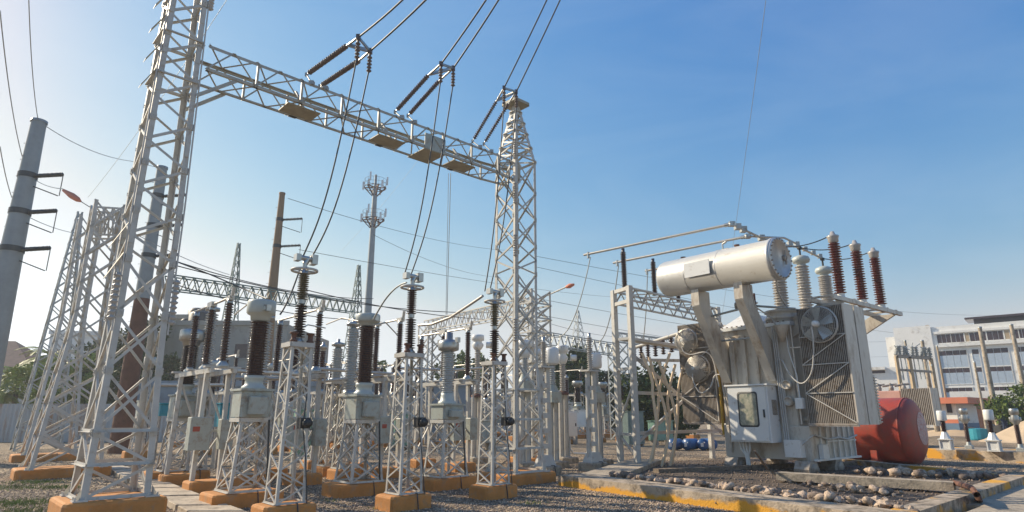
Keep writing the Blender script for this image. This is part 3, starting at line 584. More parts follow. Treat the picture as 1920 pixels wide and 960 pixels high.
def row(proto, px0, py0, n, step, lab, grp, sc=(1,1,1), jit=.0, f=None):
    q0 = G(px0, py0, .0)
    for k in range(n):
        q_ = q0+Vector((1.9,1.7,0))*step*k; s_ = sc
        dup(proto, q_, GA+(math.pi if f else 0), lab % ['first','second','third','fourth','fifth','sixth','seventh','eighth','ninth'][k], grp, s_)
row(ct0, 255, 858, 4, 1.15, 'brown current transformer in the second row behind the walkway, %s from the left', 'second row of current transformers', (.72,.72,1.02))
row(ds, 420, 850, 4, 1.25, 'rear disconnect switch with brown posts, %s from the left', 'rear row of disconnect switches')
row(ct0, 560, 846, 4, 1.3, 'dark current transformer in the third row, %s from the left', 'third row of current transformers', (.72,.72,1.02))
row(ar, 500, 852, 5, 1.05, 'lattice-mounted brown surge arrester in the rear row, %s from the left', 'rear surge arresters', (1,1,1.05))
row(ct2, 340, 838, 7, 1.3, 'distant brown current transformer in the fourth row, %s from the left', 'fourth row of current transformers', (.72,.72,1.02))
row(ar, 700, 836, 6, 1.2, 'small brown arrester far behind the central tower, %s from the left', 'far surge arresters', (1.2,1.2,1.1))
row(ds, 640, 828, 6, 1.5, 'far disconnect switch near the back wall, %s from the left', 'far disconnect switches', (1.2,1.2,1.15))
row(ar, 1065, 832, 6, 1.2, 'far arrester seen between the steel columns and the portal, %s from the left', 'arresters behind the steel columns', (1.2,1.2,1.0))
row(ct0, 1085, 822, 5, 1.3, 'far dark instrument transformer behind the portal legs, %s from the left', 'far instrument transformers', (1.2,1.2,1.05))
row(ds, 900, 822, 6, 1.6, 'most distant disconnect switch with ochre footings, %s from the left', 'most distant disconnect switches', (1.4,1.4,1.25))
for i, (px, pyb, pt_, pz_, Y_) in enumerate(((380,0,735,582,19.5),(486,0,742,598,18.2),(630,0,712,648,21),(655,0,735,610,20))):
    b_ = P(px, pt_, Y_); zz = P(px, pz_, Y_).z
    arrester(Vector((b_.x, b_.y, 0)), 'tall grey two-section porcelain column behind the brown transformers, %s from the left' % ['first','second','third','fourth'][i], b_.z-.1, zz-b_.z, 'grey', 'grey porcelain columns', rs=.2)
for i, (a, b, Y0, Y1) in enumerate((((300,722),(420,722),22,22),((395,693),(560,702),18,16.9),((440,708),(600,712),18,20),((580,690),(745,702),20,21),((600,715),(760,700),19,22),((740,690),(835,694),23,24),((850,694),(905,690),24,26))):
    m = M(); m.tube([P(*a, Y0), P(*b, Y1)], .05, 8); tag(obj('bus_pipe', m, 'tubeal'), 'horizontal pale pipe linking equipment at insulator foot height, %s from the left' % WL[i], 'pipe', 'low horizontal pipes')
row(ar, 395, 846, 6, .9, 'slim arrester on thin stand in the crowded middle rows, %s from the left', 'middle row arresters', (.7,.7,1.12))
row(ar, 610, 840, 7, .85, 'slim arrester deep in the yard behind the middle stands, %s from the left', 'deep row arresters', (.7,.7,1.1))
# F: grey units on steel columns
def column_unit(loc, zc, zi, zh, label, ins='grey', style='flat', side=True, blk=.95, mt='galv', box=True):
    t = thing('voltage_transformer', label, 'voltage transformer', (loc.x, loc.y, 0), GA, 'grey instrument transformers on steel columns')
    m = M(); m.rbox((-blk/2,-.4,-.05),(blk/2,.4,.22), .04); obj('footing', m, 'conc', t)
    for sx in (-1, 1): m = M(); m.prof((sx*.14,0,.22), (sx*.14,0,zc), [(-.05,-.12),(.05,-.12),(.05,-.1),(.01,-.1),(.01,.1),(.05,.1),(.05,.12),(-.05,.12),(-.05,.1),(-.01,.1),(-.01,-.1),(-.05,-.1)]); obj('column', m, mt, t)
    m = M(); m.cbox((0,0,.235),(.5,.4,.03)); obj('base_plate', m, mt, t)
    if box: m = M(); m.rbox((-.27,-.25,zc),(.27,.25,zc+.42), .03); m.lathe([(.25,0),(.15,.22),(.15,.26)], (0,0,zc+.42), n=18); obj('oil_tank', m, 'box', t); zc += .68
    else: m = M(); m.lathe([(.25,0),(.25,.08),(.16,.14)], (0,0,zc), n=16); obj('neck', m, 'rustpole', t); zc += .14
    m = M(); m.sheds(zc, zi, .09, .145, max(10, int((zi-zc)/.075)), seg=18); obj('porcelain', m, ins, t)
    hh = zh-zi; m = M()
    if style == 'flat': m.lathe([(.12,0),(.25,.05),(.27,.1),(.27,hh-.1),(.22,hh),(0,hh)], (0,0,zi), n=20)
    else: m.lathe([(.12,0),(.2,.1),(.26,hh*.35),(.18,hh*.5),(.18,hh*.6),(.27,hh*.65),(.27,hh*.95),(.22,hh),(0,hh)], (0,0,zi), n=20); m.lathe([(.13,0),(.13,.25),(0,.25)], (.3,-.2,zi+hh*.35), (.8,-.6,0), 12)
    obj('head', m, 'white', t); return t
for (px, py, pc, pi_, ph, st, bx, lb, ins) in ((893,858,745,657,628,'round',False,'pale greenish instrument transformer on steel column right of the silver-headed unit','pale'),
        (985,868,735,672,638,'round',True,'grey instrument transformer just right of the central gantry tower','grey'),
        (1038,866,755,685,652,'flat',True,'grey instrument transformer with flat white head beside the tall column','grey'),
        (1058,858,740,683,648,'round',False,'grey instrument transformer behind the white control cabinet','pale'),
        (1122,862,755,692,662,'flat',True,'grey instrument transformer beside the second tall steel column','grey')):
    q = G(px, py, .2); column_unit(q, P(px,pc,q.y).z, P(px,pi_,q.y).z, P(px,ph,q.y).z, lb, ins, st, box=bx)
for i, (px, py, tp, it) in enumerate(((1022,872,690,640),(1112,865,697,632))):
    q = G(px, py, .3); zt = P(px, tp, q.y).z; zi = P(px, it, q.y).z
    t = thing('insulator_column', ['tall steel battened column with pale insulator right of the central tower', 'tall steel battened column with pale insulator near the portal'][i], 'post insulator', (q.x, q.y, 0), GA, 'battened steel columns')
    footing(t, .9, .7, .28, 'conc')
    for sx in (-1, 1): m = M(); m.prof((sx*.2,0,.28),(sx*.16,0,zt),[(-.04,-.09),(.04,-.09),(.04,-.075),(-.025,-.075),(-.025,.075),(.04,.075),(.04,.09),(-.04,.09)]); obj('channel', m, 'galv', t)
    m = M(); m.add([(-.34,-.2,.28),(.34,-.2,.28),(.34,.2,.28),(-.34,.2,.28),(-.22,-.12,.62),(.22,-.12,.62),(.22,.12,.62),(-.22,.12,.62)], [(0,1,5,4),(1,2,6,5),(2,3,7,6),(3,0,4,7),(4,5,6,7)]); obj('base_shoe', m, 'galv', t)
    for k in range(5): m = M(); z_ = .9+k*(zt-1.)/5; m.cbox((0,-.1,z_),(.36,.02,.16)); obj('batten', m, 'galv', t)
    m = M(); m.box((-.32,-.2,zt),(.32,.2,zt+.06)); obj('top_plate', m, 'galv', t)
    m = M(); m.sheds(zt+.08, zi, .06, .12, 16, seg=14); obj('porcelain', m, 'pale', t); m = M(); m.lathe([(.06,0),(.06,.15),(0,.15)], (0,0,zi), n=10); obj('cap', m, 'metal', t)
# white control cabinet by the columns
q = G(1062, 862, .0); t = thing('control_cabinet', 'white steel control cabinet mounted between the grey columns', 'cabinet', (q.x, q.y, 0), GA)
zt, zb = P(1065,772,q.y).z, P(1065,818,q.y).z; m = M(); m.rbox((-.45,-.3,zb),(.45,.25,zt), .02); obj('cabinet_body', m, 'white', t)
m = M(); m.box((-.4,-.315,zb+.05),(.4,-.3,zt-.06)); obj('door', m, 'white', t); m = M(); m.cbox((.3,-.33,zb+.5),(.04,.03,.12)); obj('handle', m, 'black', t)
m = M(); m.box((-.25,-.15,0),(.1,.15,zb)); obj('cable_duct', m, 'bblue', t); m = M(); m.tube([(.2,0,zb),(.25,0,.45),(.4,-.05,.25),(.9,-.2,.22),(1.1,-.3,.2),(1.15,-.3,0)], .05, 8); obj('conduit', m, 'white', t)
# ---------------------------------------------------------------- portal with insulators and busbars
q0 = G(1164, 872, .08); q1 = G(1196, 876, .08)
pd = (q1-q0); pw = max(pd.length, .5); pa = math.atan2(pd.y, pd.x)
t = thing('busbar_portal', 'pale steel portal frame with lattice beam left of the transformer', 'steel frame', (q0.x, q0.y, 0), pa)
zt = P(1150,545,q0.y).z; zt2 = P(1150,572,q0.y).z
FRP = Frame((q0.x, q0.y), pa)
def chan(w_, d_, t_=.015): return [(-w_/2,-d_/2),(w_/2,-d_/2),(w_/2,-d_/2+t_),(-w_/2+t_,-d_/2+t_),(-w_/2+t_,d_/2-t_),(w_/2,d_/2-t_),(w_/2,d_/2),(-w_/2,d_/2)]
for x in (0, pw):
    m = M(); m.prof((x,0,.08),(x,0,zt), [(-.09,-.1),(.09,-.1),(.09,.1),(-.09,.1)]); obj('leg', m, 'galv', t)
m = M(); m.box((-.25,-.35,-.05),(pw+.3,.35,.08)); obj('footing', m, 'slab', t)
for z_ in (zt-.08, zt2, 3.6, 1.2):
    m = M(); m.bar((.09,0,z_),(pw-.09,0,z_),.12,.14 if z_ > 4 else .1); obj('cross_bar', m, 'galv', t)
m = M(); m.bar((.05,0,1.15),(pw-.05,0,.4),.07,.07); obj('brace', m, 'galv', t)
m = M(); m.bar((.05,0,1.6),(pw-.05,0,3.0),.06,.06); obj('brace', m, 'galv', t)
# lattice beam going back along V
BLn = 7.; bv = Vector((.713, .7)); lx, ly = bv.dot(FRP.u), bv.dot(FRP.v)
def pb(s, z_, off=0): return Vector((pw*(off)+lx*s, ly*s, z_))
for zz in (zt-.1, zt2):
    for of in (.05, .95): m = M(); m.ang(pb(.1,zz,of), pb(BLn,zz,of), .09, .014); obj('chord', m, 'galv', t)
for k in range(8):
    for of in (.05, .95):
        m = M(); s = k*BLn/8; e = BLn/8; A, B = (zt2, zt-.1); m.ang(pb(s,A,of), pb(s+e/2,B,of), .05, .01); m.ang(pb(s+e/2,B,of), pb(s+e,A,of), .05, .01); obj('brace', m, 'galv', t)
    m = M(); m.ang(pb(s,zt-.1,.05), pb(s+e,zt-.1,.95), .05, .01); obj('brace', m, 'galv', t)
for of in (.0, 1):
    m = M(); b_ = pb(BLn,0,of); m.prof((b_.x,b_.y,0),(b_.x,b_.y,zt), [(-.09,-.1),(.09,-.1),(.09,.1),(-.09,.1)]); obj('leg', m, 'galv', t)
for A, B in (((.0,4.1),(BLn,.9)), ((.0,.9),(BLn,4.1)), ((0,2.7),(BLn,2.7)), ((0,1.25),(BLn,1.25)), ((0,3.9),(BLn*.55,6.3-2.2))):
    m = M(); m.bar(pb(A[0],A[1],1), pb(B[0],B[1],1), .07, .12); obj('cross_brace', m, 'galv', t)
m = M(); m.bar(pb(0,4.75,.5), pb(BLn,4.75,.5), .5, .1); obj('shelf_beam', m, 'galv', t)
ZB = P(1168,467,q0.y).z
tubes = [((1095,478),(1372,420)), ((1150,493),(1402,443)), ((1210,508),(1300,492))]
bl = ['nearest and longest', 'middle', 'farthest']
bend = []
for i, (a, b) in enumerate(tubes):
    A, B = G(*a, ZB), G(*b, ZB)
    t = thing('busbar', 'horizontal aluminium busbar tube over the conservator, %s of three' % bl[i], 'busbar', tuple(A), 0, 'rigid busbars')
    m = M(); m.tube([Vector((0,0,0)), B-A], .05, 10); obj('tube', m, 'tubeal', t)
    c_ = (B-A)*.035; m = M(); m.tube([c_+Z*.08, c_-Z*.18], .06, 8); obj('clamp', m, 'metal', t); bend.append(B)
    m = M(); m.cbox(B-A,(.2,.2,.16)); m.tube([B-A-(B-A).normalized()*.25, B-A+(B-A).normalized()*.1], .075, 8); obj('clamp', m, 'metal', t)
    # supporting insulator
    px = (1168, 1224, 1268)[i]; ia = G(px, (467, 486, 503)[i], ZB)
    m = M(); m.sheds(zt+.12 if i else zt+.06, ZB-.12, .075, .125, 22, (ia.x, ia.y, 0), seg=14); m.lathe([(.07,0),(.07,.16),(0,.16)], (ia.x, ia.y, ZB-.14), n=10)
    tag(obj('bus_insulator', m, 'dkbrown'), 'dark ribbed insulator holding up the %s busbar tube' % bl[i], 'insulator', 'insulators under the busbars')
wire(catenary(G(1107,482,ZB), P(1030,625,27), 1.3), .022, 'loose cable curving down from the end of the nearest busbar', 'cables from busbar ends', 'galvg')
wire(catenary(G(1160,496,ZB), P(1118,640,30), 1.0), .022, 'loose cable curving down from the end of the middle busbar', 'cables from busbar ends', 'galvg')
wire(catenary(G(1214,508,ZB), P(1205,640,30), .5), .022, 'loose cable dropping from the end of the farthest busbar', 'cables from busbar ends', 'galvg')
# ---------------------------------------------------------------- power transformer
C0 = G(1483, 862, .45); TA = math.atan2(-.777, .63); TF = Frame((C0.x, C0.y), TA)
T = thing('power_transformer', 'large cream power transformer with conservator tank, radiators and fans', 'transformer', (C0.x, C0.y, 0), TA)
def tp(name, m, mt, par=None): return obj(name, m, mt, par or T)
m = M(); m.rbox((-2.35,0,1.55),(.42,3.4,4.95), .03); tk = tp('tank', m, 'cream')
for x in (-1.75,-1.3,-.85): m = M(); m.box((x-.09,-.13,1.6),(x+.09,0,4.7)); obj('stiffener', m, 'cream', tk)
m = M(); m.box((-2.45,-.12,4.93),(.55,3.55,5.05)); cv = tp('cover_flange', m, 'white')
m = M()
for i in range(14): m.lathe([(0,0),(.035,0),(.035,.12),(0,.12)], (-2.3+i*.2,-.06,4.97), n=6, smooth=False)
obj('flange_bolt', m, 'rustpole', cv)['kind'] = 'stuff'
m = M(); m.add([(-2.3,.02,5.05),(-.75,.02,5.05),(-.75,2.8,5.05),(-2.3,2.8,5.05),(-1.75,.75,5.6),(-1.25,.75,5.6),(-1.25,2.2,5.6),(-1.75,2.2,5.6)], [(0,1,5,4),(1,2,6,5),(2,3,7,6),(3,0,4,7),(4,5,6,7)]); tp('sloped_cover', m, 'white')
m = M(); m.add([(-.75,.05,5.05),(.4,.05,5.05),(.4,3.3,5.05),(-.75,3.3,5.05),(-.6,.6,5.35),(.3,.6,5.35),(.3,3.,5.35),(-.6,3.,5.35)], [(0,1,5,4),(1,2,6,5),(2,3,7,6),(3,0,4,7),(4,5,6,7)]); tp('sloped_cover', m, 'cream')
m = M(); m.rbox((-2.4,-.05,.45),(.78,3.25,1.55), .03); lb = tp('lower_tank', m, 'cream')
for k in range(7): m = M(); y = .55+k*.42; m.box((.78,y-.02,.5),(.84,y+.02,1.5)); obj('rib', m, 'white', lb)
m = M(); m.box((.76,.0,.44),(.9,3.3,.5)); m.box((.78,1.0,1.02),(.83,3.2,1.06)); obj('ledge', m, 'white', lb)
m = M(); m.tube([(.84,0.2,1.25),(.86,1.,1.1),(.86,1.8,1.15),(.87,2.4,1.08),(.9,3.1,1.2)], .035, 8); obj('conduit', m, 'hose', lb)
m = M(); m.box((.8,.35,.5),(.95,.75,.95)); obj('valve_box', m, 'white', lb)
m = M(); m.box((.0,-.35,.55),(.55,-.05,1.1)); obj('junction_box', m, 'white', lb)
for x, y in ((-2.0,-.1),(.55,-.1),(.6,1.6),(-2.0,2.8)):
    m = M(); m.T = Matrix.Translation((x, y, 0)); m.prof((-.25,0,0),(.25,0,0), [(-.32,.05),(.32,.05),(.36,.2),(.2,.45),(-.2,.45),(-.36,.2)]); m.lathe([(0,-.3),(.17,-.3),(.17,.3),(0,.3)], (0,-.0,.2), (1,0,0), 14); tp('wheel_bogie', m, 'fin')
# conservator
m = M(); cz = 6.93; R = .69
m.lathe([(0,-.17),(R*.4,-.15),(R*.75,-.09),(R*.95,0),(R,.12),(R,4.42),(R*1.05,4.42),(R*1.05,4.55),(R,4.55)], (-3.42,-1.5,cz+.05), (1,0,-.012), 36); co = tp('conservator', m, 'silver')
m = M(); m.lathe([(R*1.03,0),(R*1.03,.05),(R*.88,.06),(R*.88,.02),(0,.02)], (1.14,-1.5,cz), (1,0,-.012), 36); obj('end_cover', m, 'silver', co)
for k in range(24):
    a = k*math.pi/12; m = M(); m.lathe([(0,0),(.028,0),(.028,.1),(0,.1)], (1.14,-1.5+math.cos(a)*R*.955,cz+math.sin(a)*R*.955), (1,0,0), 6, False); obj('bolt', m, 'fin', co)
m = M(); m.lathe([(0,0),(.1,0),(.1,.05),(.08,.07),(0,.07)], (1.18,-1.25,cz+.05), (1,0,0), 18); m.box((1.2,-1.27,cz-.18),(1.25,-1.22,cz+.3)); obj('oil_gauge', m, 'fin', co)
m = M(); m.box((-2.1,-2.235,cz-.22),(-1.05,-2.2,cz+.3)); obj('name_plate', m, 'white', co)
for x in (-2.6, -.35): m = M(); m.lathe([(.05,0),(.05,.06),(.1,.08),(.1,.12),(0,.12)], (x,-1.5,cz+R-.02), n=12); obj('filler_cap', m, 'rustpole', co)
m = M(); m.tube([(-.9,-1.5,cz+R-.02),(-.9,-1.5,cz+R+.25)], .03, 8); m.cbox((-.9,-1.5,cz+R+.02),(.5,.16,.05)); m.tube([(-.9,-1.5,cz+R+.25),(-.75,-1.5,cz+R+.3)], .04, 8); obj('vent_pipe', m, 'metal', co)
for x in (-2.2, -.9): m = M(); m.lathe([(R*1.0,0),(R*1.008,.01),(R*1.008,.03),(R*1.0,.04)], (x,-1.5,cz+.02), (1,0,-.012), 36); obj('weld_seam', m, 'silver', co)
for x, yf in ((-2.0, -1.8), (-.27, -1.8)):
    m = M(); pr = [(yf,cz-.62),(yf,5.72),(-.2,3.05),(.0,3.05),(.0,4.35),(yf+.8,5.72),(yf+.8,cz-.62)]; n = len(pr); vs = [(x-.07,a,b) for a, b in pr]+[(x+.07,a,b) for a, b in pr]
    m.add(vs, [tuple(range(n)), tuple(range(2*n-1, n-1, -1))]+[((i+1) % n, i, n+i, n+(i+1) % n) for i in range(n)]); sg = tp('conservator_support', m, 'cream')
    m = M(); m.prof((x,yf-.012,cz-.6),(x,yf-.012,5.74),[(-.16,-.012),(.16,-.012),(.16,.012),(-.16,.012)], up=(0,1,0)); m.prof((x,yf-.012,5.72),(x,-.21,3.04),[(-.16,-.012),(.16,-.012),(.16,.012),(-.16,.012)], up=(0,1,.6)); obj('flange', m, 'cream', sg)
m = M(); m.tube([(-2.0,-.45,4.55),(-.3,-.45,4.55)], .035, 8); tp('tie_bar', m, 'galvg')
m = M(); m.tube([(-2.6,-1.0,5.35),(-.3,-.9,5.6),(.9,-.3,5.4)], .04, 8); tp('oil_pipe', m, 'galvg')
m = M(); m.lathe([(.14,0),(.14,.3),(.2,.32),(.2,.38),(.14,.4),(.14,.7)], (-1.2,-.5,5.75), (1,.2,0), 14); m.lathe([(.1,0),(.1,.3),(0,.3)], (-.85,-.45,5.8), n=10); tp('relay_valve', m, 'fin')
m = M(); m.tube([(-1.15,-.5,6.3),(-1.1,-.5,5.8),(-.8,-.4,5.4)], .06, 8); tp('oil_pipe', m, 'fin')
m = M(); m.tube([(.95,-1.5,cz-R),(.85,-1.3,5.9),(.6,-.6,5.75),(.35,.2,5.6)], .03, 8); tp('oil_pipe', m, 'hose')
m = M(); m.tube([(-.1,-1.35,6.3),(-.05,-1.2,5.5),(.0,-.3,5.2),(.1,-.08,4.8)], .025, 8); tp('oil_pipe', m, 'hose')
m = M(); m.sheds(5.1, 6.1, .08, .16, 8, (-1.25,.9,0), seg=16); nb_ = tp('neutral_bushing', m, 'grey'); m = M(); m.lathe([(.07,0),(.07,.3),(0,.3)], (-1.25,.9,6.1), n=10); obj('terminal', m, 'rustpole', nb_)
# bushings with turrets
tops = []
for (x, y, zb_, ztp) in ((.0,.55,5.56,7.2),(-.2,2.85,5.75,7.6),(-.2,4.75,6.1,7.45)):
    m = M()
    if y < 4: m.lathe([(.55,0),(.55,zb_-5.35),(.6,zb_-5.35),(.6,zb_-5.25),(.55,zb_-5.25),(.55,zb_-5.12),(.62,zb_-5.1),(.62,zb_-5.02),(.3,zb_-5.0),(.3,zb_-4.95),(0,zb_-4.95)], (x,y,4.98), n=28)
    else: m.box((-.5,2.9,5.05),(.2,5.1,5.2)); m.lathe([(.4,0),(.4,.8),(.46,.82),(.46,.9),(0,.9)], (x,y,5.2), n=24)
    tu = tp('turret', m, 'cream')
    m = M(); m.sheds(zb_, ztp, .19, .27, 17, (x,y,0), seg=22); bu = tp('bushing', m, 'pale')
    m = M(); m.lathe([(.16,0),(.16,.08),(.3,.12),(.34,.22),(.3,.33),(.14,.4),(0,.42)], (x,y,ztp), n=22); obj('cap', m, 'head', bu)
    m = M(); m.tube([(x,y,ztp+.4),(x,y,ztp+.72)], .04, 8); m.cbox((x,y,ztp+.72),(.1,.2,.12)); obj('terminal', m, 'black', bu); tops.append(TF.w(x, y, ztp+.75))
# radiators
def radiator(x0, x1, y0, ny, nm, z0=1.62, z1=5.4, end=True):
    r = tag(tp('radiator', (lambda m: m.tube([(x0-.0,y0+.4,z1-.05),(x1,y0+.4,z1-.05)],.07,10).tube([(x0,y0+.4,z0+.08),(x1,y0+.4,z0+.08)],.07,10))(M()), 'fin'), nm)
    n = int((x1-x0)/.055); m = M()
    for b in range(ny):
        ya = y0+b*.82
        for k in range(n):
            x = x0+(x1-x0-.02)*k/(n-1); 
            m.rbox((x-.011,ya,z0),(x+.011,ya+.76,z1), .004) if False else m.box((x-.012,ya,z0),(x+.012,ya+.72,z1))
    f_ = obj('fins', m, 'fin', r); f_['kind'] = 'stuff'
    for b in range(ny):
        ya = y0+b*.82; m = M(); m.box((x1-.005,ya-.004,z0-.02),(x1+.035,ya+.735,z1+.02)); obj('end_panel', m, 'cream', r)
    m = M(); m.box((x0-.05,y0-.015,z0-.07),(x1+.04,y0+.06,z0-.01)); m.box((x0-.05,y0-.025,z0-.03),(x1,y0-.005,z0+.02)); obj('bottom_rail', m, 'fin', r)
    nz = 4; zz = [z0+.05+(z1-z0-.1)*i/nz for i in range(nz+1)]
    for i in range(nz+1 if nm != 'x' else 2):
        if i in (0, nz): continue
        m = M(); m.bar((x0,y0-.025,zz[i]),(x1,y0-.025,zz[i]),.025,.03); obj('tie_strip', m, 'hose', r)
    for i in range(nz):
        if i == 3 : continue
        m = M(); a, b = ((x0, x1) if i % 2 else (x1, x0)); 
        if i == 2: a, b = x0, x1
        m.bar((a,y0-.03,zz[i]),(b,y0-.03,zz[i+1]),.025,.03) if i < 3 else None
        obj('tie_strip', m, 'hose', r)
    return r
rR = radiator(.85, 2.34, -.15, 2, 'large right radiator bank with dark fins and pale end panels')
m = M(); m.box((2.0,1.52,1.62),(2.3,1.75,3.2))
for k in range(16): m.box((2.3,1.55,1.66+k*.095),(2.34,1.78,1.70+k*.095))
obj('end_panel', m, 'cream', rR)
rL = radiator(-4.15, -2.62, -.0, 1, 'left radiator bank with two fans on its front')
m = M(); m.box((-2.52,.1,1.7),(-2.44,.2,5.3)); m.tube([(-2.45,0.0,1.2),(-2.45,0.0,4.2)], .05, 8); tp('oil_riser', m, 'yellow')
for z_ in (1.75, 5.2):
    m = M(); m.tube([(-2.7,.4,z_),(-2.3,.5,z_)], .09, 10); m.lathe([(.15,0),(.15,.05)], (-2.5,.45,z_), (1,0,0), 14); tp('header_pipe', m, 'cream')
    m = M(); m.tube([(.3,.4,z_),(.95,.3,z_)], .09, 10); m.lathe([(0,0),(.16,0),(.16,.05),(0,.05)], (.6,.35,z_), (1,0,0), 14); tp('header_pipe', m, 'cream')
def fan(x, z_, y, R_, par, deep=.3, label=None, gw=.0055):
    m = M(); m.lathe([(0,0),(.09,.0),(.1,-.03),(.1,-.22),(.05,-.26),(0,-.26)], (x,y-.1,z_), (0,1,0), 16); fh = obj('fan', m, 'white', par)
    if label: fh['label'] = label
    m = M()
    for k, rr in enumerate((.2,.3,.4,.5,.6,.7,.78,.86,.93,1)): m.ring((x,y-deep*(1-rr*rr)**.5-.03,z_), (0,1,0), R_*rr, gw if k < 9 else .014, 32, 5)
    for k in range(36):
        a = k*math.pi/18; m.tube([(x+math.cos(a)*R_*rr, y-deep*max(0,1-rr*rr)**.5-.03, z_+math.sin(a)*R_*rr) for rr in (.15,.4,.65,.85,1)], gw*.8, 4)
    m.ring((x,y+.02,z_), (0,1,0), R_, .03, 32, 6); obj('guard', m, 'hose' if gw < .007 else 'tubeal', fh)
    for k in range(5):
        a = k*2*math.pi/5+.3; m = M(); vs = []
        for rr, w_ in ((.18,.1),(.5,.2),(.9,.26)):
            for s_ in (-1, 1): vs.append((x+math.cos(a)*R_*rr-math.sin(a)*w_*s_*R_*1.15, y-.12+s_*.07, z_+math.sin(a)*R_*rr+math.cos(a)*w_*s_*R_*1.15))
        m.add(vs, [(0,1,3,2),(2,3,5,4)], True); obj('blade', m, 'cream' if gw > .007 else 'galvg', fh)
    return fh
fan(1.62, 4.78, -.32, .58, T, .16, 'large fan with wire guard on the right radiator'); fan(-3.63, 4.72, -.2, .47, T, .34, 'upper fan on the left radiator', .011); fan(-3.2, 3.63, -.2, .5, T, .34, 'lower fan on the left radiator', .011)
for pts in (((1.5,-.6,4.7),(1.5,-.6,4.2),(1.3,-.5,3.3),(.9,-.45,2.9),(.5,-.4,3.2),(.25,-.35,3.7),(.1,-.2,3.6),(.1,-.12,3.0),(.1,-.12,2.3)), ((-3.65,-.5,4.65),(-3.6,-.5,4.3),(-3.3,-.45,4.15),(-2.7,-.4,4.2),(-2.45,-.3,3.9),(-2.3,-.3,2.9)), ((-3.25,-.5,3.55),(-3.2,-.55,3.1),(-2.95,-.5,2.7),(-2.6,-.4,2.9),(-2.45,-.3,3.3),(-2.2,-.3,3.35))):
    pv = [Vector(q) for q in pts]; sm = []
    for i in range(len(pv)-1):
        p0, p1, p2, p3 = pv[max(0,i-1)], pv[i], pv[i+1], pv[min(len(pv)-1,i+2)]
        for s_ in range(5): t_ = s_/5; sm.append(.5*((2*p1)+(p2-p0)*t_+(2*p0-5*p1+4*p2-p3)*t_*t_+(3*p1-p0-3*p2+p3)*t_**3))
    m = M(); m.tube(sm+[pv[-1]], .024, 8); tp('fan_cable', m, 'hose')
# cabinet
m = M(); m.rbox((-1.72,-.72,1.0),(-.2,-.06,2.88), .02); cb = tp('control_cabinet', m, 'white')
m = M(); m.box((-1.68,-.755,1.05),(-.26,-.722,2.82)); dr = obj('door', m, 'white', cb)
m = M(); m.rbox((-1.78,-.8,2.88),(-.14,.0,2.93), .01); obj('hood', m, 'white', cb)
def rrect(x0, x1, z0, z1, r, y): 
    pts = []
    for cx, cz_, a0 in ((x1-r,z1-r,0),(x0+r,z1-r,90),(x0+r,z0+r,180),(x1-r,z0+r,270)):
        for k in range(5): a = math.radians(a0+k*22.5); pts.append((cx+math.cos(a)*r, y, cz_+math.sin(a)*r))
    return pts
m = M(); o_ = rrect(-1.32,-.56,1.5,2.68,.1,-.758); i_ = rrect(-1.27,-.61,1.55,2.63,.08,-.775); n = 20
m.add(o_+i_, [(i, (i+1) % n, n+(i+1) % n, n+i) for i in range(n)]); i2 = rrect(-1.27,-.61,1.55,2.63,.08,-.757); m.add(i_+i2, [(i, (i+1) % n, n+(i+1) % n, n+i) for i in range(n)]); obj('gasket', m, 'black', cb)
m = M(); m.add(rrect(-1.27,-.61,1.55,2.63,.08,-.76), [tuple(range(20))[::-1]]); obj('window_pane', m, 'glassdial', cb)
m = M(); m.cbox((-.36,-.77,1.95),(.05,.03,.26)); obj('handle', m, 'black', cb)
m = M(); m.box((-.2,-.5,1.9),(-.185,-.2,2.4)); 
for k in range(8): m.box((-.2,-.5,1.92+k*.06),(-.17,-.2,1.94+k*.06))
obj('louvre', m, 'fin', cb)
m = M()
for k in range(4): m.tube([(-1.6+k*.13,-.4,1.0),(-1.55+k*.11,-.4,.75),(-1.4+k*.03,-.38,.55),(-1.38+k*.03,-.35,.05)], .04, 7)
tp('cable_bundle', m, 'white')
for z_ in (2.9, 2.35):
    m = M(); m.lathe([(.17,0),(.17,.1),(.13,.12),(.13,.08),(0,.08)], (.2,-.06,z_), (0,-1,0), 10); tp('gauge', m, 'cream')
m = M(); m.rbox((.5,-.3,2.1),(.75,-.05,2.45), .02); m.tube([(.62,-.15,2.45),(.6,-.15,3.2),(.4,-.12,4.0),(.35,-.1,4.9)], .02, 6); tp('pressure_switch', m, 'white')
for k in range(3): m = M(); m.tube([(-.1+k*.07,-.15,4.9),(-.08+k*.07,-.15,2.5),(-.05+k*.07,-.15,1.2),(.0+k*.06,-.2,.85),(.35,-.25,.75),(.75,-.15,1.15),(.85,0,1.25)], .025, 7); tp('conduit', m, 'hose')
for k in range(2): m = M(); m.tube([(-2.3+k*.09,-.12,4.2),(-2.25+k*.1,-.12,2.9),(-2.1+k*.12,-.15,1.9),(-2.1,-.1,.6)], .03, 7); tp('conduit', m, 'cream')
m = M(); m.tube([(.55,-.1,4.9),(.56,-.1,1.6)], .03, 7); m.box((.45,-.15,4.1),(.85,-.1,4.14)); m.lathe([(.28,0),(.05,.55),(0,.55)], (.3,-.25,4.9), (0,0,-1), 12); tp('drain_pipe', m, 'cream')
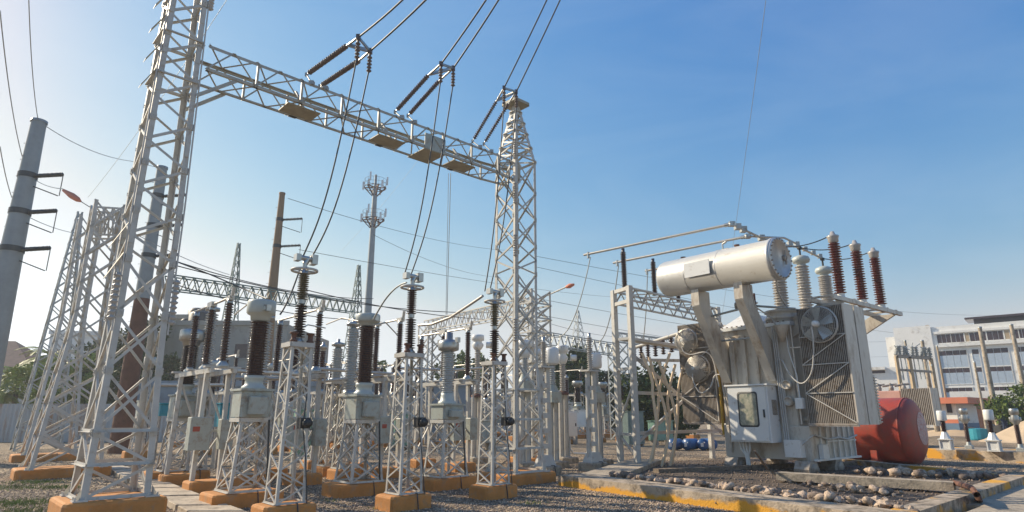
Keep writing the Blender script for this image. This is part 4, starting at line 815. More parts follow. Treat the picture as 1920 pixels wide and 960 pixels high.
# arrester bracket with three red bushings
m = M()
for x in (1.45, 2.2): m.bar((x,-.4,5.62),(x,5.3,5.62),.12,.14)
for y in (-.2,1.2,2.2,3.0,4.0,4.8): m.bar((1.4,y,5.7),(2.25,y,5.7),.1,.06)
br = tp('arrester_bracket', m, 'cream')
for y in (.3, 4.6):
    m = M(); m.add([(.4,y-.07,5.0),(.4,y-.07,4.5),(2.3,y-.07,5.55),(1.4,y-.07,5.55),(.4,y+.07,5.0),(.4,y+.07,4.5),(2.3,y+.07,5.55),(1.4,y+.07,5.55)], [(0,1,2,3),(7,6,5,4),(0,4,5,1),(1,5,6,2),(2,6,7,3),(3,7,4,0)]); obj('arm', m, 'cream', br)
atop = []
for y in (1.15, 2.95, 4.6):
    m = M(); m.sheds(5.95, 7.78, .11, .205, 20, (1.82,y,0), seg=20); ab = tp('lightning_arrester', m, 'red'); ab['label'] = 'dark red ribbed lightning arrester'
    m = M(); m.lathe([(.2,0),(.2,.06),(.13,.1),(.13,.22)], (1.82,y,5.74), n=16); obj('base', m, 'white', ab)
    m = M(); m.lathe([(.12,0),(.17,.04),(.17,.16),(.2,.2),(.2,.26),(.1,.3),(.06,.42),(0,.42)], (1.82,y,7.78), n=14); obj('cap', m, 'pale', ab); atop.append(TF.w(1.82, y, 8.1))
for i in range(3):
    wire(catenary(tops[i], atop[i], .18), .02, 'short jumper cable to the red arrester, %s of three' % phn[i], 'jumpers to red arresters')
jn = [bend[0], G(1440,452,ZB), tops[0]+Z*.1, tops[1], tops[2]]
wire(jn, .045, 'heavy flexible conductor bundle running over the conservator end to the bushings', None, 'tubeal', 8)
wire([bend[1], tops[0].lerp(tops[1], .4)+Z*.35, tops[1]+Z*.1], .04, 'second flexible conductor beside the bundle over the conservator', None, 'tubeal', 8)
m = M()
for t_ in (.15,.3,.8,.95): c_ = bend[0].lerp(jn[1], t_); m.cbox(c_, (.2,.24,.2))
for t_ in (.25,.6,.9): c_ = tops[0].lerp(tops[1], t_)+Z*.12; m.cbox(c_, (.16,.2,.18)); c_ = tops[1].lerp(tops[2], t_)+Z*.05; m.cbox(c_, (.14,.18,.16))
tag(obj('conductor_spacer', m, 'galvg'), 'grey spacer clamps on the flexible conductor bundle above bushings', 'clamp')
# cream power cables left of transformer
def smooth(pts, k=5):
    pv = [Vector(q) for q in pts]; sm = []
    for i in range(len(pv)-1):
        p0, p1, p2, p3 = pv[max(0,i-1)], pv[i], pv[i+1], pv[min(len(pv)-1,i+2)]
        for s_ in range(k): t_ = s_/k; sm.append(.5*((2*p1)+(p2-p0)*t_+(2*p0-5*p1+4*p2-p3)*t_*t_+(3*p1-p0-3*p2+p3)*t_**3))
    return sm+[pv[-1]]
for i, pp in enumerate((((1216,870),(1226,838),(1231,796),(1224,740),(1222,711),(1204,662)),((1240,868),(1252,824),(1247,768),(1231,718),(1217,669)),((1256,864),(1268,803),(1259,746),(1234,676)),((1222,868),(1232,790),(1238,722),(1256,662)),((1243,868),(1256,790),(1252,746),(1266,683)),((1260,862),(1270,789),(1272,732),(1280,690)))):
    Y_ = 23+i*.3; pts = [P(x_, y_, Y_) for x_, y_ in pp]; pts[0].z = .1
    wire(smooth(pts), .055, 'thick cream power cable rising left of the transformer, %s from the left' % ['first','second','third','fourth','fifth','sixth'][i], 'cream power cables', 'cream_cable', 8, 'power_cable')
# ---------------------------------------------------------------- red tank
q = P(1712, 808, 26); RTk = thing('fire_water_tank', 'big red cylindrical steel tank lying behind the transformer', 'tank', (q.x, q.y, 0), TA)
R = 1.32; zc = q.z
m = M(); m.lathe([(0,.32),(R*.5,.28),(R*.8,.18),(R*.96,.05),(R,-.12),(R,-4.6),(R*.9,-4.8),(0,-4.95)], (0,0,zc), (1,0,0), 48); tb = obj('tank_body', m, 'redt', RTk)
m = M(); m.lathe([(R*1.008,0),(R*1.008,.05)], (-.13,0,zc), (1,0,0), 48); m.lathe([(R*1.006,0),(R*1.006,.04)], (-2.3,0,zc), (1,0,0), 48); obj('weld_seam', m, 'redt', tb)
m = M(); vs = [(0.34-.45*((math.cos(a)*.55)**2+(math.sin(a)*.6)**2)*rr*rr+.005, math.cos(a)*.62*rr+.25, zc+math.sin(a)*.66*rr+.1) for rr in (1,.55,.05) for a in [k*math.pi/9 for k in range(18)]]
vs = [(max(x_, .0), y_, z_) for x_, y_, z_ in vs]
def dome(y_, z_): 
    r = math.hypot(y_, z_-zc); pts = [(0,.32),(R*.5,.28),(R*.8,.18),(R*.96,.05),(R,-.12)]
    for (ra, ha), (rb, hb) in zip(pts[:-1], pts[1:]):
        if r <= rb: return ha+(hb-ha)*(r-ra)/(rb-ra)
    return -.12
vs = [(dome(y_, z_)+.012, y_, z_) for _, y_, z_ in vs]
m.add(vs, [(i, (i+1) % 18, 18+(i+1) % 18, 18+i) for i in range(18)]+[(18+i, 18+(i+1) % 18, 36+(i+1) % 18, 36+i) for i in range(18)]+[tuple(range(36,54))], True); obj('faded_patch', m, 'fade', tb)
for x in (-1.2, -3.8):
    m = M(); m.add([(x-.12,-1.1,0),(x+.12,-1.1,0),(x+.12,-.75,0),(x-.12,-.75,0),(x-.12,-1.05,zc-.3),(x+.12,-1.05,zc-.3),(x+.12,-.6,zc-.6),(x-.12,-.6,zc-.6)], [(0,1,5,4),(1,2,6,5),(2,3,7,6),(3,0,4,7)]); m.box((x-.1,-.8,0),(x+.1,.9,.35)); obj('saddle', m, 'redt', RTk)
# ---------------------------------------------------------------- second transformer behind
q = P(1703, 805, 38); q.z = 0; t2 = thing('power_transformer', 'second transformer with pink tank and grey radiator behind the red tank', 'transformer', (q.x, q.y, 0), TA)
zt = P(1705,732,38).z; zb_ = P(1705,803,38).z
m = M(); m.rbox((-4.2,.2,.4),(-.2,3.,zt+.0), .04); m.box((-3.,.1,zt-.9),(-2.8,.2,zt)); obj('tank', m, 'pink', t2)
m = M()
for k in range(16): m.box((-.1+k*.095,0,zb_+.2),(-.05+k*.095,1.6,zt+.1))
obj('fins', m, 'fin', t2)['kind'] = 'stuff'
for b in range(2): m = M(); m.box((1.42,b*.62,zb_+.15),(1.48,b*.62+.57,zt+.12)); obj('end_panel', m, 'cream', t2)
for i in range(6):
    m = M(); x = -3.8+i*.7; m.tube([(x,.8,zt),(x+.1,.8,zt+.5)], .05, 6); m.tube([(x-.3,.6,zt+.3),(x+.4,1,zt+.42)], .07, 6); m.lathe([(.12,0),(.15,.15),(.1,.3),(0,.3)], (x+.2,.6,zt+.02), n=10); obj('valve', m, 'fin', t2)
# overhead frame in front of the white building
def yard_pole(px, pyt, Y, r, mt, label, lean=0, cap=True, grp=None, brace=False):
    top = P(px, pyt, Y); x = top.x; t = thing('utility_pole', label, 'pole', (x, Y, 0), 0, grp)
    m = M(); m.tube([(0,0,0),(0,0,top.z)], [r*.75, r*.5], 12); obj('shaft', m, mt, t)
    if cap: m = M(); m.lathe([(r*.55,0),(r*.55,.1),(0,.16)], (0,0,top.z), n=12); obj('cap', m, 'galvg', t)
    return t, top
for (px, py, Y_, r_, lb) in ((1729,640,60,.3,'concrete pole left of the white building stair tower'),(1837,615,55,.32,'pale concrete pole in front of the white building centre'),(1896,610,58,.32,'pale concrete pole in front of the white building at right edge'),(1757,650,60,.16,'thin rusty pole at the corner of the white building'),(1827,680,50,.16,'slim concrete pole behind the hut'),(1747,686,52,.12,'thin grey lamp pole beside the hut'),(1678,665,58,.14,'thin brown pole at the left end of the yard frame'),(1697,640,58,.2,'pale square pole beside the overhead frame')):
    yard_pole(px, py, Y_, r_, 'tan' if 'rusty' in lb or 'brown' in lb else 'conc', lb, grp='poles in front of the white building')
t = thing('switch_rack', 'cluttered overhead switch rack between poles left of white building', 'steel rack', tuple(P(1700,800,56).xy)+(0,), 0)
A, B = P(1680,668,56), P(1745,672,56); o_ = t.location
m = M(); m.bar(A-o_, B-o_, .25, .25); m.bar(A-o_-Z*1.2, B-o_-Z*1.2, .2, .2); m.bar(A-o_-Z*3.2,B-o_-Z*3.2,.2,.2); obj('crossarm', m, 'fin', t)
for k in range(9):
    a = A.lerp(B, k/8.); m = M(); m.sheds(0, .9, .08, .2, 6, a-o_+Z*.1, (random.uniform(-.4,.4),0,1), 10); m.tube([a-o_, a-o_-Z*random.uniform(1,3)], .05, 5); m.tube([a-o_+Z, a-o_+Vector((random.uniform(-1,1),0,random.uniform(.2,1.5)))], .04, 5); obj('insulator', m, 'galvg', t)
for k in (0, 3, 8): a = A.lerp(B, k/8.)-o_; m = M(); m.bar((a.x,a.y,0), a, .25, .25); obj('post', m, 'tan', t)
# row of instrument units on right slab
ctr = P(1815, 848, 33); m = M(); A, B = G(1737,845,.32), G(2000,857,.32); A.z = B.z = .17
wallm = M(); wallseg(wallm, A, B+(B-A)*.3, 3.2, 0, .42); tag(obj('equipment_plinth', wallm, 'kerb2'), 'long raised concrete plinth with worn yellow edge at the right', 'plinth')
for i, (px, pyb, pyt, st, lb) in enumerate(((1776,842,770,1,'brown insulator unit with white cap and white pyramid base, leftmost'),(1818,840,766,2,'brown insulator unit with round silver head between the two pyramid bases'),(1866,845,768,1,'brown insulator unit with white cap and white pyramid base, right one'),(1915,845,766,2,'brown insulator unit with round silver head at the right edge'))):
    q = G(px, pyb, .45); zt = P(px-8, pyt, q.y).z; t = thing('surge_arrester', lb, 'surge arrester', (q.x, q.y, .42), TA, 'low units on the right plinth'); zt -= .42
    if st == 1:
        m = M(); m.box((-.4,-.4,0),(.4,.4,.04)); 
        for sx in (-1,1):
            for sy in (-1,1): m.box((sx*.33-.04,sy*.33-.04,0),(sx*.33+.04,sy*.33+.04,.42))
        m.rbox((-.3,-.3,.05),(.3,.3,.4), .02); m.box((-.42,-.42,.42),(.42,.42,.47)); m.lathe([(.38,0),(.2,.25),(.17,.3),(0,.3)], (0,0,.47), n=8, smooth=False); obj('base', m, 'white', t); z0 = .76
        m = M(); m.lathe([(.14,0),(.3,.02),(.32,.06),(.32,.42),(.28,.45),(0,.45)], (0,0,zt-.45), n=18); obj('cap', m, 'white', t); z1 = zt-.44
    else:
        m = M(); m.rbox((-.25,-.25,0),(.25,.25,.15), .03); m.lathe([(.2,0),(.14,.15)], (0,0,.15), n=14); obj('base', m, 'galvg', t); z0 = .3
        m = M(); m.lathe([(.14,0),(.25,.1),(.3,.25),(.22,.4),(.22,.42),(.3,.44),(.3,.64),(.26,.68),(0,.68)], (0,0,zt-.68), n=18); m.lathe([(0,-.35),(.1,-.35),(.1,.35),(0,.35)], (0,0,zt-.45), (1,0,0), 10); obj('head', m, 'metal', t); z1 = zt-.66
    m = M(); m.sheds(z0, z1, .13, .19, 18, seg=16); obj('porcelain', m, 'brown', t); t.scale = (.58, .58, 1)
# ---------------------------------------------------------------- far steel poles
def bigpole(pt, Y, rt, rb, mt, label, arms, arm_l=1.6, split=None, side=1, cat='steel pole'):
    top = P(*pt, Y); t = thing('transmission_pole', label, cat, (top.x, Y, 0), 0, 'tall transmission poles')
    if split:
        zs = P(pt[0], split, Y).z; rs = rb+(rt-rb)*zs/top.z; m = M(); m.tube([(0,0,0),(0,0,zs)], [rb, rs], 20); obj('lower_shaft', m, 'rustpole', t); m = M(); m.tube([(0,0,zs),(0,0,top.z)], [rs*.985, rt], 20); obj('shaft', m, mt, t)
    else: m = M(); m.tube([(0,0,0),(0,0,top.z)], [rb, rt], 20); obj('shaft', m, mt, t)
    m = M(); m.lathe([(rt*1.12,0),(rt*1.12,.12),(0,.16)], (0,0,top.z-.02), n=20); obj('cap', m, mt, t)
    for pz in arms:
        z_ = P(pt[0], pz, Y).z; r = rb+(rt-rb)*z_/top.z
        m = M(); m.lathe([(r*1.08,0),(r*1.08,.25)], (0,0,z_-.12), n=18); m.sheds(.0, arm_l, .05, .11, 14, (side*r,0,z_), (side,0,.06), 8); obj('arm_insulator', m, 'cable', t)
        m = M(); m.tube([(side*r,0,z_-.5),(side*(r+arm_l*.95),0,z_-.95)], .025, 5); m.tube([(side*(r+arm_l),0,z_+.1),(side*(r+arm_l*1.0),0,z_-.95)], .02, 5); obj('tie_rod', m, 'cable', t)
    m = M()
    for k in range(int(top.z/.9)): z_ = 2+k*.8; r = rb+(rt-rb)*z_/top.z; m.tube([(-r,0,z_),(-r-.18,0,z_)], .015, 4)
    if m.v: obj('step_pegs', m, 'galvg', t)['kind'] = 'stuff'
    return t, top
p1, p1t = bigpole((73,230), 26, .3, .62, 'polegrey', 'thick grey tapered steel pole at far left with three insulator arms', (330,398,468), 1.25)
p2, p2t = bigpole((304,316), 33, .27, .5, 'polegrey', 'grey steel pole with rusty lower half seen through the left gantry tower', (368,424,480), 1.3, 560)
p3, p3t = bigpole((529,364), 42, .2, .5, 'polewood', 'tan steel pole with two insulator arms between the gantry droppers', (412,462), 1.4, None)
# line across
m = M(); a = P(118,356,24.5); b = P(152,378,24); d = b-a; m.lathe([(0,0),(.06,.05),(.13,d.length*.5),(.11,d.length*.8),(.03,d.length),(0,d.length)], a, d, 12); tag(obj('wind_marker', m, 'coral'), 'faded red cone marker hanging on a wire at upper left', 'marker')
def lines(lst, r, label, grp):
    for li, (a, b, sag) in enumerate(lst): wire(catenary(P(*a), P(*b), sag, 16), r, label % WL[li], grp, 'galvg' if r < .02 else 'cable', 4, 'overhead_wire', 'wire')
lines([((0,20,16),(42,295,26),.3),((54,0,18),(72,228,26),.3),((0,275,20),(22,370,26),.1)], .018, 'thin overhead wire rising from the far left steel pole, %s of three', 'wires above the left pole')
lines([((85,236,26),(245,302,33),.3),((245,302,33),(304,316,33),.0),((64,336,26),(118,354,24.5),.1),((152,378,24),(430,515,36),.3),((50,405,26),(170,440,34),.2)], .018, 'thin wire running right from the left steel pole behind the tower, %s from the top', 'wires between the steel poles')
lines([((330,490,30),(700,560,46),.5),((330,498,30),(960,585,46),.8),((318,530,30),(700,600,44),.5),((560,540,30),(930,600,40),.3)], .03, 'dark conductor crossing at mid height behind the left tower, %s from the top', 'mid height conductors')
lines([((540,372,42),(960,470,90),.8),((560,468,42),(1250,560,120),1),((1003,480,60),(1900,590,140),2),((1003,500,60),(1920,640,140),2),((700,440,60),(940,520,100),1),((1010,560,60),(1670,640,140),1.5),((1010,590,60),(1670,668,140),1.5),((1010,600,60),(1160,632,80),.3)], .022, 'faint distant power line wire crossing the lower sky, %s from the left', 'distant power line wires')
lines([((1436,0,20),(1352,600,60),.4),((425,0,20),(165,370,40),.4),((800,280,60),(640,470,90),.4)], .012, 'very fine earth wire slanting down across the sky, %s from the right', 'fine earth wires')
wire(catenary(P(562,505,14), P(525,590,13.8), .12), .02, 'dark jumper from the leftmost grading ring to the brown transformer head', None)
wire(catenary(P(700,600,15.6), P(762,530,14), -.2)[:], .022, 'curved jumper from flat-headed transformer up to middle grading ring', None, 'galvg')
wire([P(785,610,19), P(810,608,18.5), P(845,595,17.5), P(880,572,16.2), P(905,555,15.6)], .04, 'pale tube rising to the rightmost grading ring', None, 'tubeal')
wire([P(330,490,14.8), P(395,515,19), P(500,560,15)], .02, 'dark cable sagging from left tower to the first brown transformer', None)
for k, (a, b) in enumerate((((440,590,15.6),(500,572,13.9)), ((612,608,17.5),(672,602,15.6)), ((745,628,18),(700,610,15.8)), ((545,625,14.5),(610,615,17)))):
    wire([P(*a), P((a[0]+b[0])/2, min(a[1], b[1])-6, (a[2]+b[2])/2), P(*b)], .018, 'pale short jumper arcing between equipment heads, number %s from left' % ['one','three','four','two'][k], 'short jumpers', 'tubeal')
# ---------------------------------------------------------------- telecom tower
tp_ = P(705, 328, 62); t = thing('telecom_mast', 'grey telecom monopole with two round antenna platforms in the distance', 'telecom mast', (tp_.x, 62, 0))
m = M(); m.tube([(0,0,0),(0,0,tp_.z-1.3)], [.5,.24], 14); m.tube([(0,0,tp_.z-1.4),(0,0,tp_.z)], .14, 8); obj('pole', m, 'polegrey', t)
for pz in (352, 412):
    z_ = P(700, pz, 62).z
    m = M(); 
    for rr, zz in ((1.15,0),(1.15,.45),(1.15,.9)): m.ring((0,0,z_+zz), Z, rr, .04 if zz == 0 else .014, 18, 5)
    for k in range(12): a = k*math.pi/6; m.tube([(math.cos(a)*1.15,math.sin(a)*1.15,z_),(math.cos(a)*1.15,math.sin(a)*1.15,z_+.9)], .014, 4)
    for k in range(6): a = k*math.pi/3; m.bar((math.cos(a)*1.15,math.sin(a)*1.15,z_),(math.cos(a)*.3,math.sin(a)*.3,z_-.9),.12,.1); m.bar((math.cos(a)*1.15,math.sin(a)*1.15,z_),(0,0,z_),.1,.1)
    obj('platform', m, 'rustpole', t)
    m = M(); m.lathe([(.4,0),(1.0,.4)], (0,0,z_-.55), n=10)
    for k in range(6):
        a = k*math.pi/3+.3; c_ = (math.cos(a)*1.25, math.sin(a)*1.25, z_+(.1 if k % 2 else .9)); m = M(); m.cbox(c_, (.16,.14,.9)); obj('antenna', m, 'white', t)
# lattice far towers and beams
def mast(px, pyt, pyb, Y, wb, wt, label, mt='green', name='lattice_mast', grp='distant lattice masts', nn=14, lw=.1, bw=.06, cat='lattice tower', rot=GA):
    tz = P(px[0], pyt, Y).z; xb_ = P(px[1], pyb, Y).x; x_ = P(px[0], pyt, Y).x
    t = thing(name, label, cat, (x_, Y, 0), rot, grp); lv = [0]+[tz*(1-(1-i/nn)**1.25) for i in range(1, nn+1)]
    lattice_tower(t, lv, lambda z: wt+(wb-wt)*(1-z/tz), ['X'], lw, bw, mt, joined=True); return t, tz
mast((448,430), 456, 700, 62, 2.6, .3, 'slender dark lattice mast with pointed top left of the tan pole')
mast((673,660), 497, 700, 66, 2.6, .3, 'slender dark lattice mast directly left of the telecom mast')
mast((1083,1080), 582, 700, 85, 4.2, .3, 'far pointed lattice pylon between central tower and portal', 'galvg')
mast((150,100), 398, 850, 36, 2.2, .3, 'thin pointed lattice tower at far left behind the others', 'galvg')
# left background gantry towers
for i, (px, pyb, ptop, w_, lb, wt) in enumerate((((118,205), 875, 385, 1.9, 'leaning-looking pale lattice tower on ochre block left of the main tower', .95), ((90,178), 850, 410, 1.8, 'second pale lattice tower farther behind at left near zinc wall', .95))):
    q = G(px[0], pyb, .3); tz = P(px[1], ptop, q.y).z
    t = thing('lattice_tower', lb, 'lattice tower', (q.x, q.y, 0), GA, 'lattice towers at left')
    n = 9; lv = [.3+(tz-.3)*j/n for j in range(n+1)]; lattice_tower(t, lv, lambda z: w_+(wt-w_)*min(1, (z-.3)/(tz*.5)), ['X'], .11, .06); footing(t, 2.5, 1.3, .3); bolt_plates(t, w_, .3)
    ET = (q, tz) if i == 0 else ET
def far_beam(a, b, h_, n, label, mt='green', r=.06, grp='distant lattice beams', d_=.7):
    a = Vector(a); b = Vector(b); t = thing('lattice_beam', label, 'lattice beam', tuple(a), 0, grp); d = b-a; s = Vector((-d.y, d.x, 0)).normalized()*d_
    for of in (0, 1):
        for zz in (0, h_): m = M(); m.bar(s*of-Z*zz, d+s*of-Z*zz, r, r); obj('chord', m, mt, t)
    m = M()
    for k in range(n):
        for of in (0, 1):
            p, q_, r_ = s*of+d*(k/n), s*of+d*((k+.5)/n)-Z*h_, s*of+d*((k+1)/n); m.bar(p, q_, r*.7, r*.7); m.bar(q_, r_, r*.7, r*.7)
        m.bar(d*(k/n), s+d*((k+1)/n), r*.6, r*.6)
    obj('lacing', m, mt, t); return t
far_beam(P(322,515,34), P(668,566,46), .8, 22, 'dark green lattice beam spanning behind the brown transformers', 'green', .07)
far_beam(P(180,388,20.5), P(243,392,21.2), 1.0, 4, 'short pale lattice beam at the top of left tower', 'galv', .06)
far_beam(P(795,602,44), P(985,558,30), .75, 16, 'pale lattice beam rising right towards the central tower', 'galv', .06)
far_beam(P(1010,620,44), P(1160,645,50), .9, 12, 'far lattice beam between central tower and portal', 'galvg', .07)
far_beam(P(1150,622,60), P(1290,640,60), .9, 10, 'far lattice beam seen behind the portal', 'galvg', .08)
q = G(985, 856, .3); tz = P(1000, 548, q.y).z; t = thing('lattice_tower', 'square-topped lattice tower directly behind the central gantry tower', 'lattice tower', (q.x+.3, q.y, 0), GA, 'rear lattice towers'); lv = [.3+(tz-.3)*j/11 for j in range(12)]; lattice_tower(t, lv, lambda z: 1.15, ['X'], .1, .06, joined=False, ringsz=lv[6:]); footing(t, 1.5, 1.5, .3)
tz = P(800,612,44).z; x_ = P(805,700,44).x; t = thing('lattice_tower', 'short lattice tower carrying the pale rising beam behind the stands', 'lattice tower', (x_, 44, 0), GA, 'rear lattice towers'); lv = [0+tz*j/9 for j in range(10)]; lattice_tower(t, lv, lambda z: 1.3, ['X'], .1, .07, joined=True)
for (px, Y_) in ((1160,50),(1012,43)):
    tz = P(px,645 if px > 1100 else 622,Y_).z; x_ = P(px,700,Y_).x; t = thing('lattice_tower', ['lattice support tower behind the portal leg', 'lattice support tower between the tall columns'][px < 1100], 'lattice tower', (x_, Y_, 0), GA, 'rear lattice towers'); lv = [0+tz*j/8 for j in range(9)]; lattice_tower(t, lv, lambda z: 1.2, ['X'], .1, .07, 'galvg', joined=True)
# street lamp
a, b = P(990,570,30), P(1062,538,28); t = thing('street_lamp', 'street lamp head on slanted arm right of the central tower', 'street lamp', (a.x, a.y, 0)); o_ = t.location
m = M(); m.tube([(0,0,0), a-o_, b-o_], .04, 8); obj('pole', m, 'galv', t); m = M(); m.lathe([(0,0),(.07,.05),(.11,.25),(.05,.5),(0,.52)], b-o_-(b-a).normalized()*.05, (b-a)+Vector((.3,0,-.1)), 12); obj('lamp_head', m, 'coral', t)
# horizontal pipe bus with hanging insulators behind the portal
A, B = P(1180,655,34), P(1290,620,27); t = thing('pipe_bus', 'brownish horizontal bus pipe with hanging dark insulators behind portal', 'busbar', tuple(A)); o_ = t.location
m = M(); m.tube([A-o_, B-o_], .09, 10); obj('pipe', m, 'tubeal', t)
for k in range(7): c_ = A.lerp(B, .1+k*.13)-o_; m = M(); m.sheds(-.75, -.05, .06, .13, 6, c_, Z, 12); obj('hanging_insulator', m, 'dkbrown', t)
# blue drums
for i, px in enumerate((1287, 1318, 1352, 1372)):
    q = G(px, 851, 0); t = thing('plastic_drum', ['blue plastic drum on its side, leftmost behind the portal brace', 'blue plastic drum lying second from the left', 'bright blue plastic drum end-on beside the control cabinet', 'blue drum with white label next to the control cabinet'][i], 'drum', (q.x, q.y+3, 0), random.uniform(-.4,.4), 'blue drums on the ground')
    m = M(); m.lathe([(0,0),(.3,0),(.31,.05),(.29,.1),(.31,.3),(.29,.34),(.31,.6),(.29,.85),(.3,.9),(.27,.92),(0,.9)], (0,0,.32), (0.5 if i < 2 else .1,1,0), 20); obj('barrel', m, 'blue', t)
    m = M(); m.lathe([(0,0),(.04,0),(.04,.03),(0,.03)], (.1,0-.02,.42), (0,-1,0), 8); m.box((-.1,-.01,.2),(.05,-.02,.4)); obj('label_sticker' if i % 3 == 0 else 'bung', m, 'white', t)
# coloured cabinets far
for i, (px, pyt, pyb, Y_, w_, mt_, lb) in enumerate(((433,758,800,24,.9,'teal','teal equipment cabinet door behind the first brown transformer'),(313,758,780,26,.6,'teal','small teal panel left of the leftmost current transformer'),(580,770,856,27,1.1,'gbox','mint green cabinet behind the leftmost slim stand'),(752,778,835,36,1.0,'gbox','pale green cabinet far behind the middle slim stand'),(1238,790,825,42,2.0,'gbox','green kiosk far behind the cream cables'),(1185,772,840,40,1.6,'green','dark green kiosk behind the portal'),(1090,770,800,44,2.2,'bwhite','white kiosk far behind the steel columns'),(905,790,830,36,1.2,'box','grey kiosk behind the rightmost slim stand'))):
    a = P(px, pyt, Y_); b = P(px, pyb, Y_); t = thing('equipment_cabinet', lb, 'cabinet', (a.x, Y_, 0), GA, 'cabinets among the equipment'); zb2 = max(.15, b.z)
    m = M(); m.rbox((-w_/2,-.3,zb2),(w_/2,.3,a.z), .03); m.box((-w_/2-.04,-.36,a.z),(w_/2+.04,.34,a.z+.05)); obj('cabinet_body', m, mt_, t)
    m = M(); m.box((-w_*.42,-.325,zb2+.1),(-.01,-.302,a.z-.1)); obj('door', m, mt_, t); m = M(); m.box((.01,-.325,zb2+.1),(w_*.42,-.302,a.z-.1)); obj('door', m, mt_, t)
    m = M(); m.box((-w_*.45,-.28,0),(-w_*.35,.28,zb2)); obj('foot', m, 'fin', t); m = M(); m.box((w_*.35,-.28,0),(w_*.45,.28,zb2)); obj('foot', m, 'fin', t)
# ---------------------------------------------------------------- buildings
def facade(F_, x0, x1, z0, z1, d_, label, mt, name='building', cat='building', grp=None):
    q = F_.w(x0, 0); t = thing(name, label, cat, tuple(q), F_.a, grp); m = M(); m.box((0,0,z0),(x1-x0,d_,z1)); obj('walls', m, mt, t); return t
# white office building on the right; local x = along the facade (towards camera-right)
o = P(1692, 700, 100); WF = Frame((o.x, o.y), math.atan2(-.656, .755))
zr = WF.hit(1692, 618, y=0)[2]; xe = WF.hit(1990, 650, y=0)[0]
t = facade(WF, 0, xe, 0, zr, 14, 'long white office building with ribbon windows at the right edge', 'bwhite')
def win(par, F_, px0, px1, py0, py1, y=0, mt='plum', n=1, frame=True, blind=False, zref=None):
    """window seen between these pixels on the facade plane"""
    a = F_.hit(px0, (py0+py1)/2, y=y); b = F_.hit(px1, (py0+py1)/2, y=y); zc0, zc1 = zref
    xs, xe_ = a[0], b[0]; m = M(); m.box((xs-.08,y-.06,zc0-.1),(xe_+.08,y+.02,zc0)); m.box((xs-.08,y-.06,zc1),(xe_+.08,y+.02,zc1+.08)); m.box((xs-.08,y-.06,zc0),(xs,y+.02,zc1)); m.box((xe_,y-.06,zc0),(xe_+.08,y+.02,zc1)); f_ = obj('window', m, 'bwhite', par)
    for k in range(n):
        p_, q_ = xs+(xe_-xs)*k/n+.03, xs+(xe_-xs)*(k+1)/n-.03
        if blind: m = M(); m.box((p_,y-.03,zc0),(q_,y-.02,zc0+(zc1-zc0)*.72)); obj('blind', m, 'blind', f_); m = M(); m.box((p_,y-.03,zc0+(zc1-zc0)*.72),(q_,y-.02,zc1)); obj('pane', m, mt, f_)
        else: m = M(); m.box((p_,y-.03,zc0),(q_,y-.02,zc1)); obj('pane', m, mt, f_)
H = lambda py: WF.hit(1757, py, y=0)[2]
z1a, z1b = H(644), H(628); z2a, z2b = H(690), H(659); z3a, z3b = H(721), H(692); z4a, z4b = H(757), H(728)
for (a, b, n) in ((1757,1783,3),(1784,1809,3),(1819,1838,2),(1842,1850,1),(1852,1884,3),(1896,1912,2),(1913,1930,3)): win(t, WF, a, b, 628, 644, zref=(z1a, z1b), n=n)
for (a, b) in ((1809,1818),(1884,1895)): win(t, WF, a, b, 628, 644, mt='tan', zref=(z1a, z1b))
for (a, b, n) in ((1763,1815,4),(1825,1838,1),(1852,1894,3),(1905,1930,2)):
    for (lo, hi, p0, p1, sh) in ((z2a, z2b, 659, 690, 0), (z3a, z3b, 692, 721, 6), (z4a, z4b, 728, 757, 11)): win(t, WF, a+sh, b+sh, p0, p1, zref=(lo, hi), n=n, blind=True)
m = M(); xa = WF.hit(1755, 650, y=0)[0]; m.box((xa,-.5,H(652)),(xe,0,H(647))); m.box((xa,-.25,H(626.5)),(xe,0,H(622))); obj('sunshade', m, 'bwhite', t)
xr = WF.hit(1810, 606, y=0)[0]; m = M(); m.box((xr,-.3,zr+.75),(xe,5,zr+1.05)); m.box((xr+1,1,zr),(xe,4,zr+.75)); obj('roof_canopy', m, 'plum', t)
m = M(); m.box((-.3,-.3,0),(xa-.3,-.0,zr+.3)); obj('stair_tower', m, 'bwhite', t)
for k in range(5): m = M(); m.box((WF.hit(1752,700,y=0)[0]-.1,-.25-.001*k,1.5+k*3.2),(WF.hit(1757,700,y=0)[0],-.02,2.9+k*3.2)); obj('pipe_strip', m, 'tan', t)
F2 = Frame(tuple(WF.w(-7, 4).xy), WF.a); z_ = F2.hit(1672, 632, y=0)[2]; t = facade(F2, F2.hit(1670,700,y=0)[0], F2.hit(1740,700,y=0)[0]+4, 0, z_, 10, 'lower white wing with small windows left of the office building', 'bwhite')
off = F2.hit(1670,700,y=0)[0]
for (a, b) in ((1696,1706),(1708,1717),(1720,1728),(1731,1739)):
    xs, _, zt_ = F2.hit(a, 642, y=0); xe2, _, zb3 = F2.hit(b, 649, y=0); m = M(); m.box((xs-off,-.04,zb3),(xe2-off,-.02,zt_)); w_ = obj('window', m, 'tan' if a == 1720 else 'plum', t)
F3 = Frame(tuple(P(1625, 730, 90).xy), WF.a); t = facade(F3, 0, F3.hit(1700,700,y=0)[0], 0, F3.hit(1640,690,y=0)[2], 8, 'low white annex behind the second transformer', 'bwhite')
m = M(); m.box((-.3,-.6,F3.hit(1640,694,y=0)[2]),(F3.hit(1662,700,y=0)[0],.0,F3.hit(1640,689,y=0)[2])); obj('eave', m, 'bwhite', t); m = M(); m.box((0,-.04,F3.hit(1640,700,y=0)[2]),(F3.hit(1660,700,y=0)[0],-.02,F3.hit(1640,695,y=0)[2])); obj('window', m, 'plum', t)
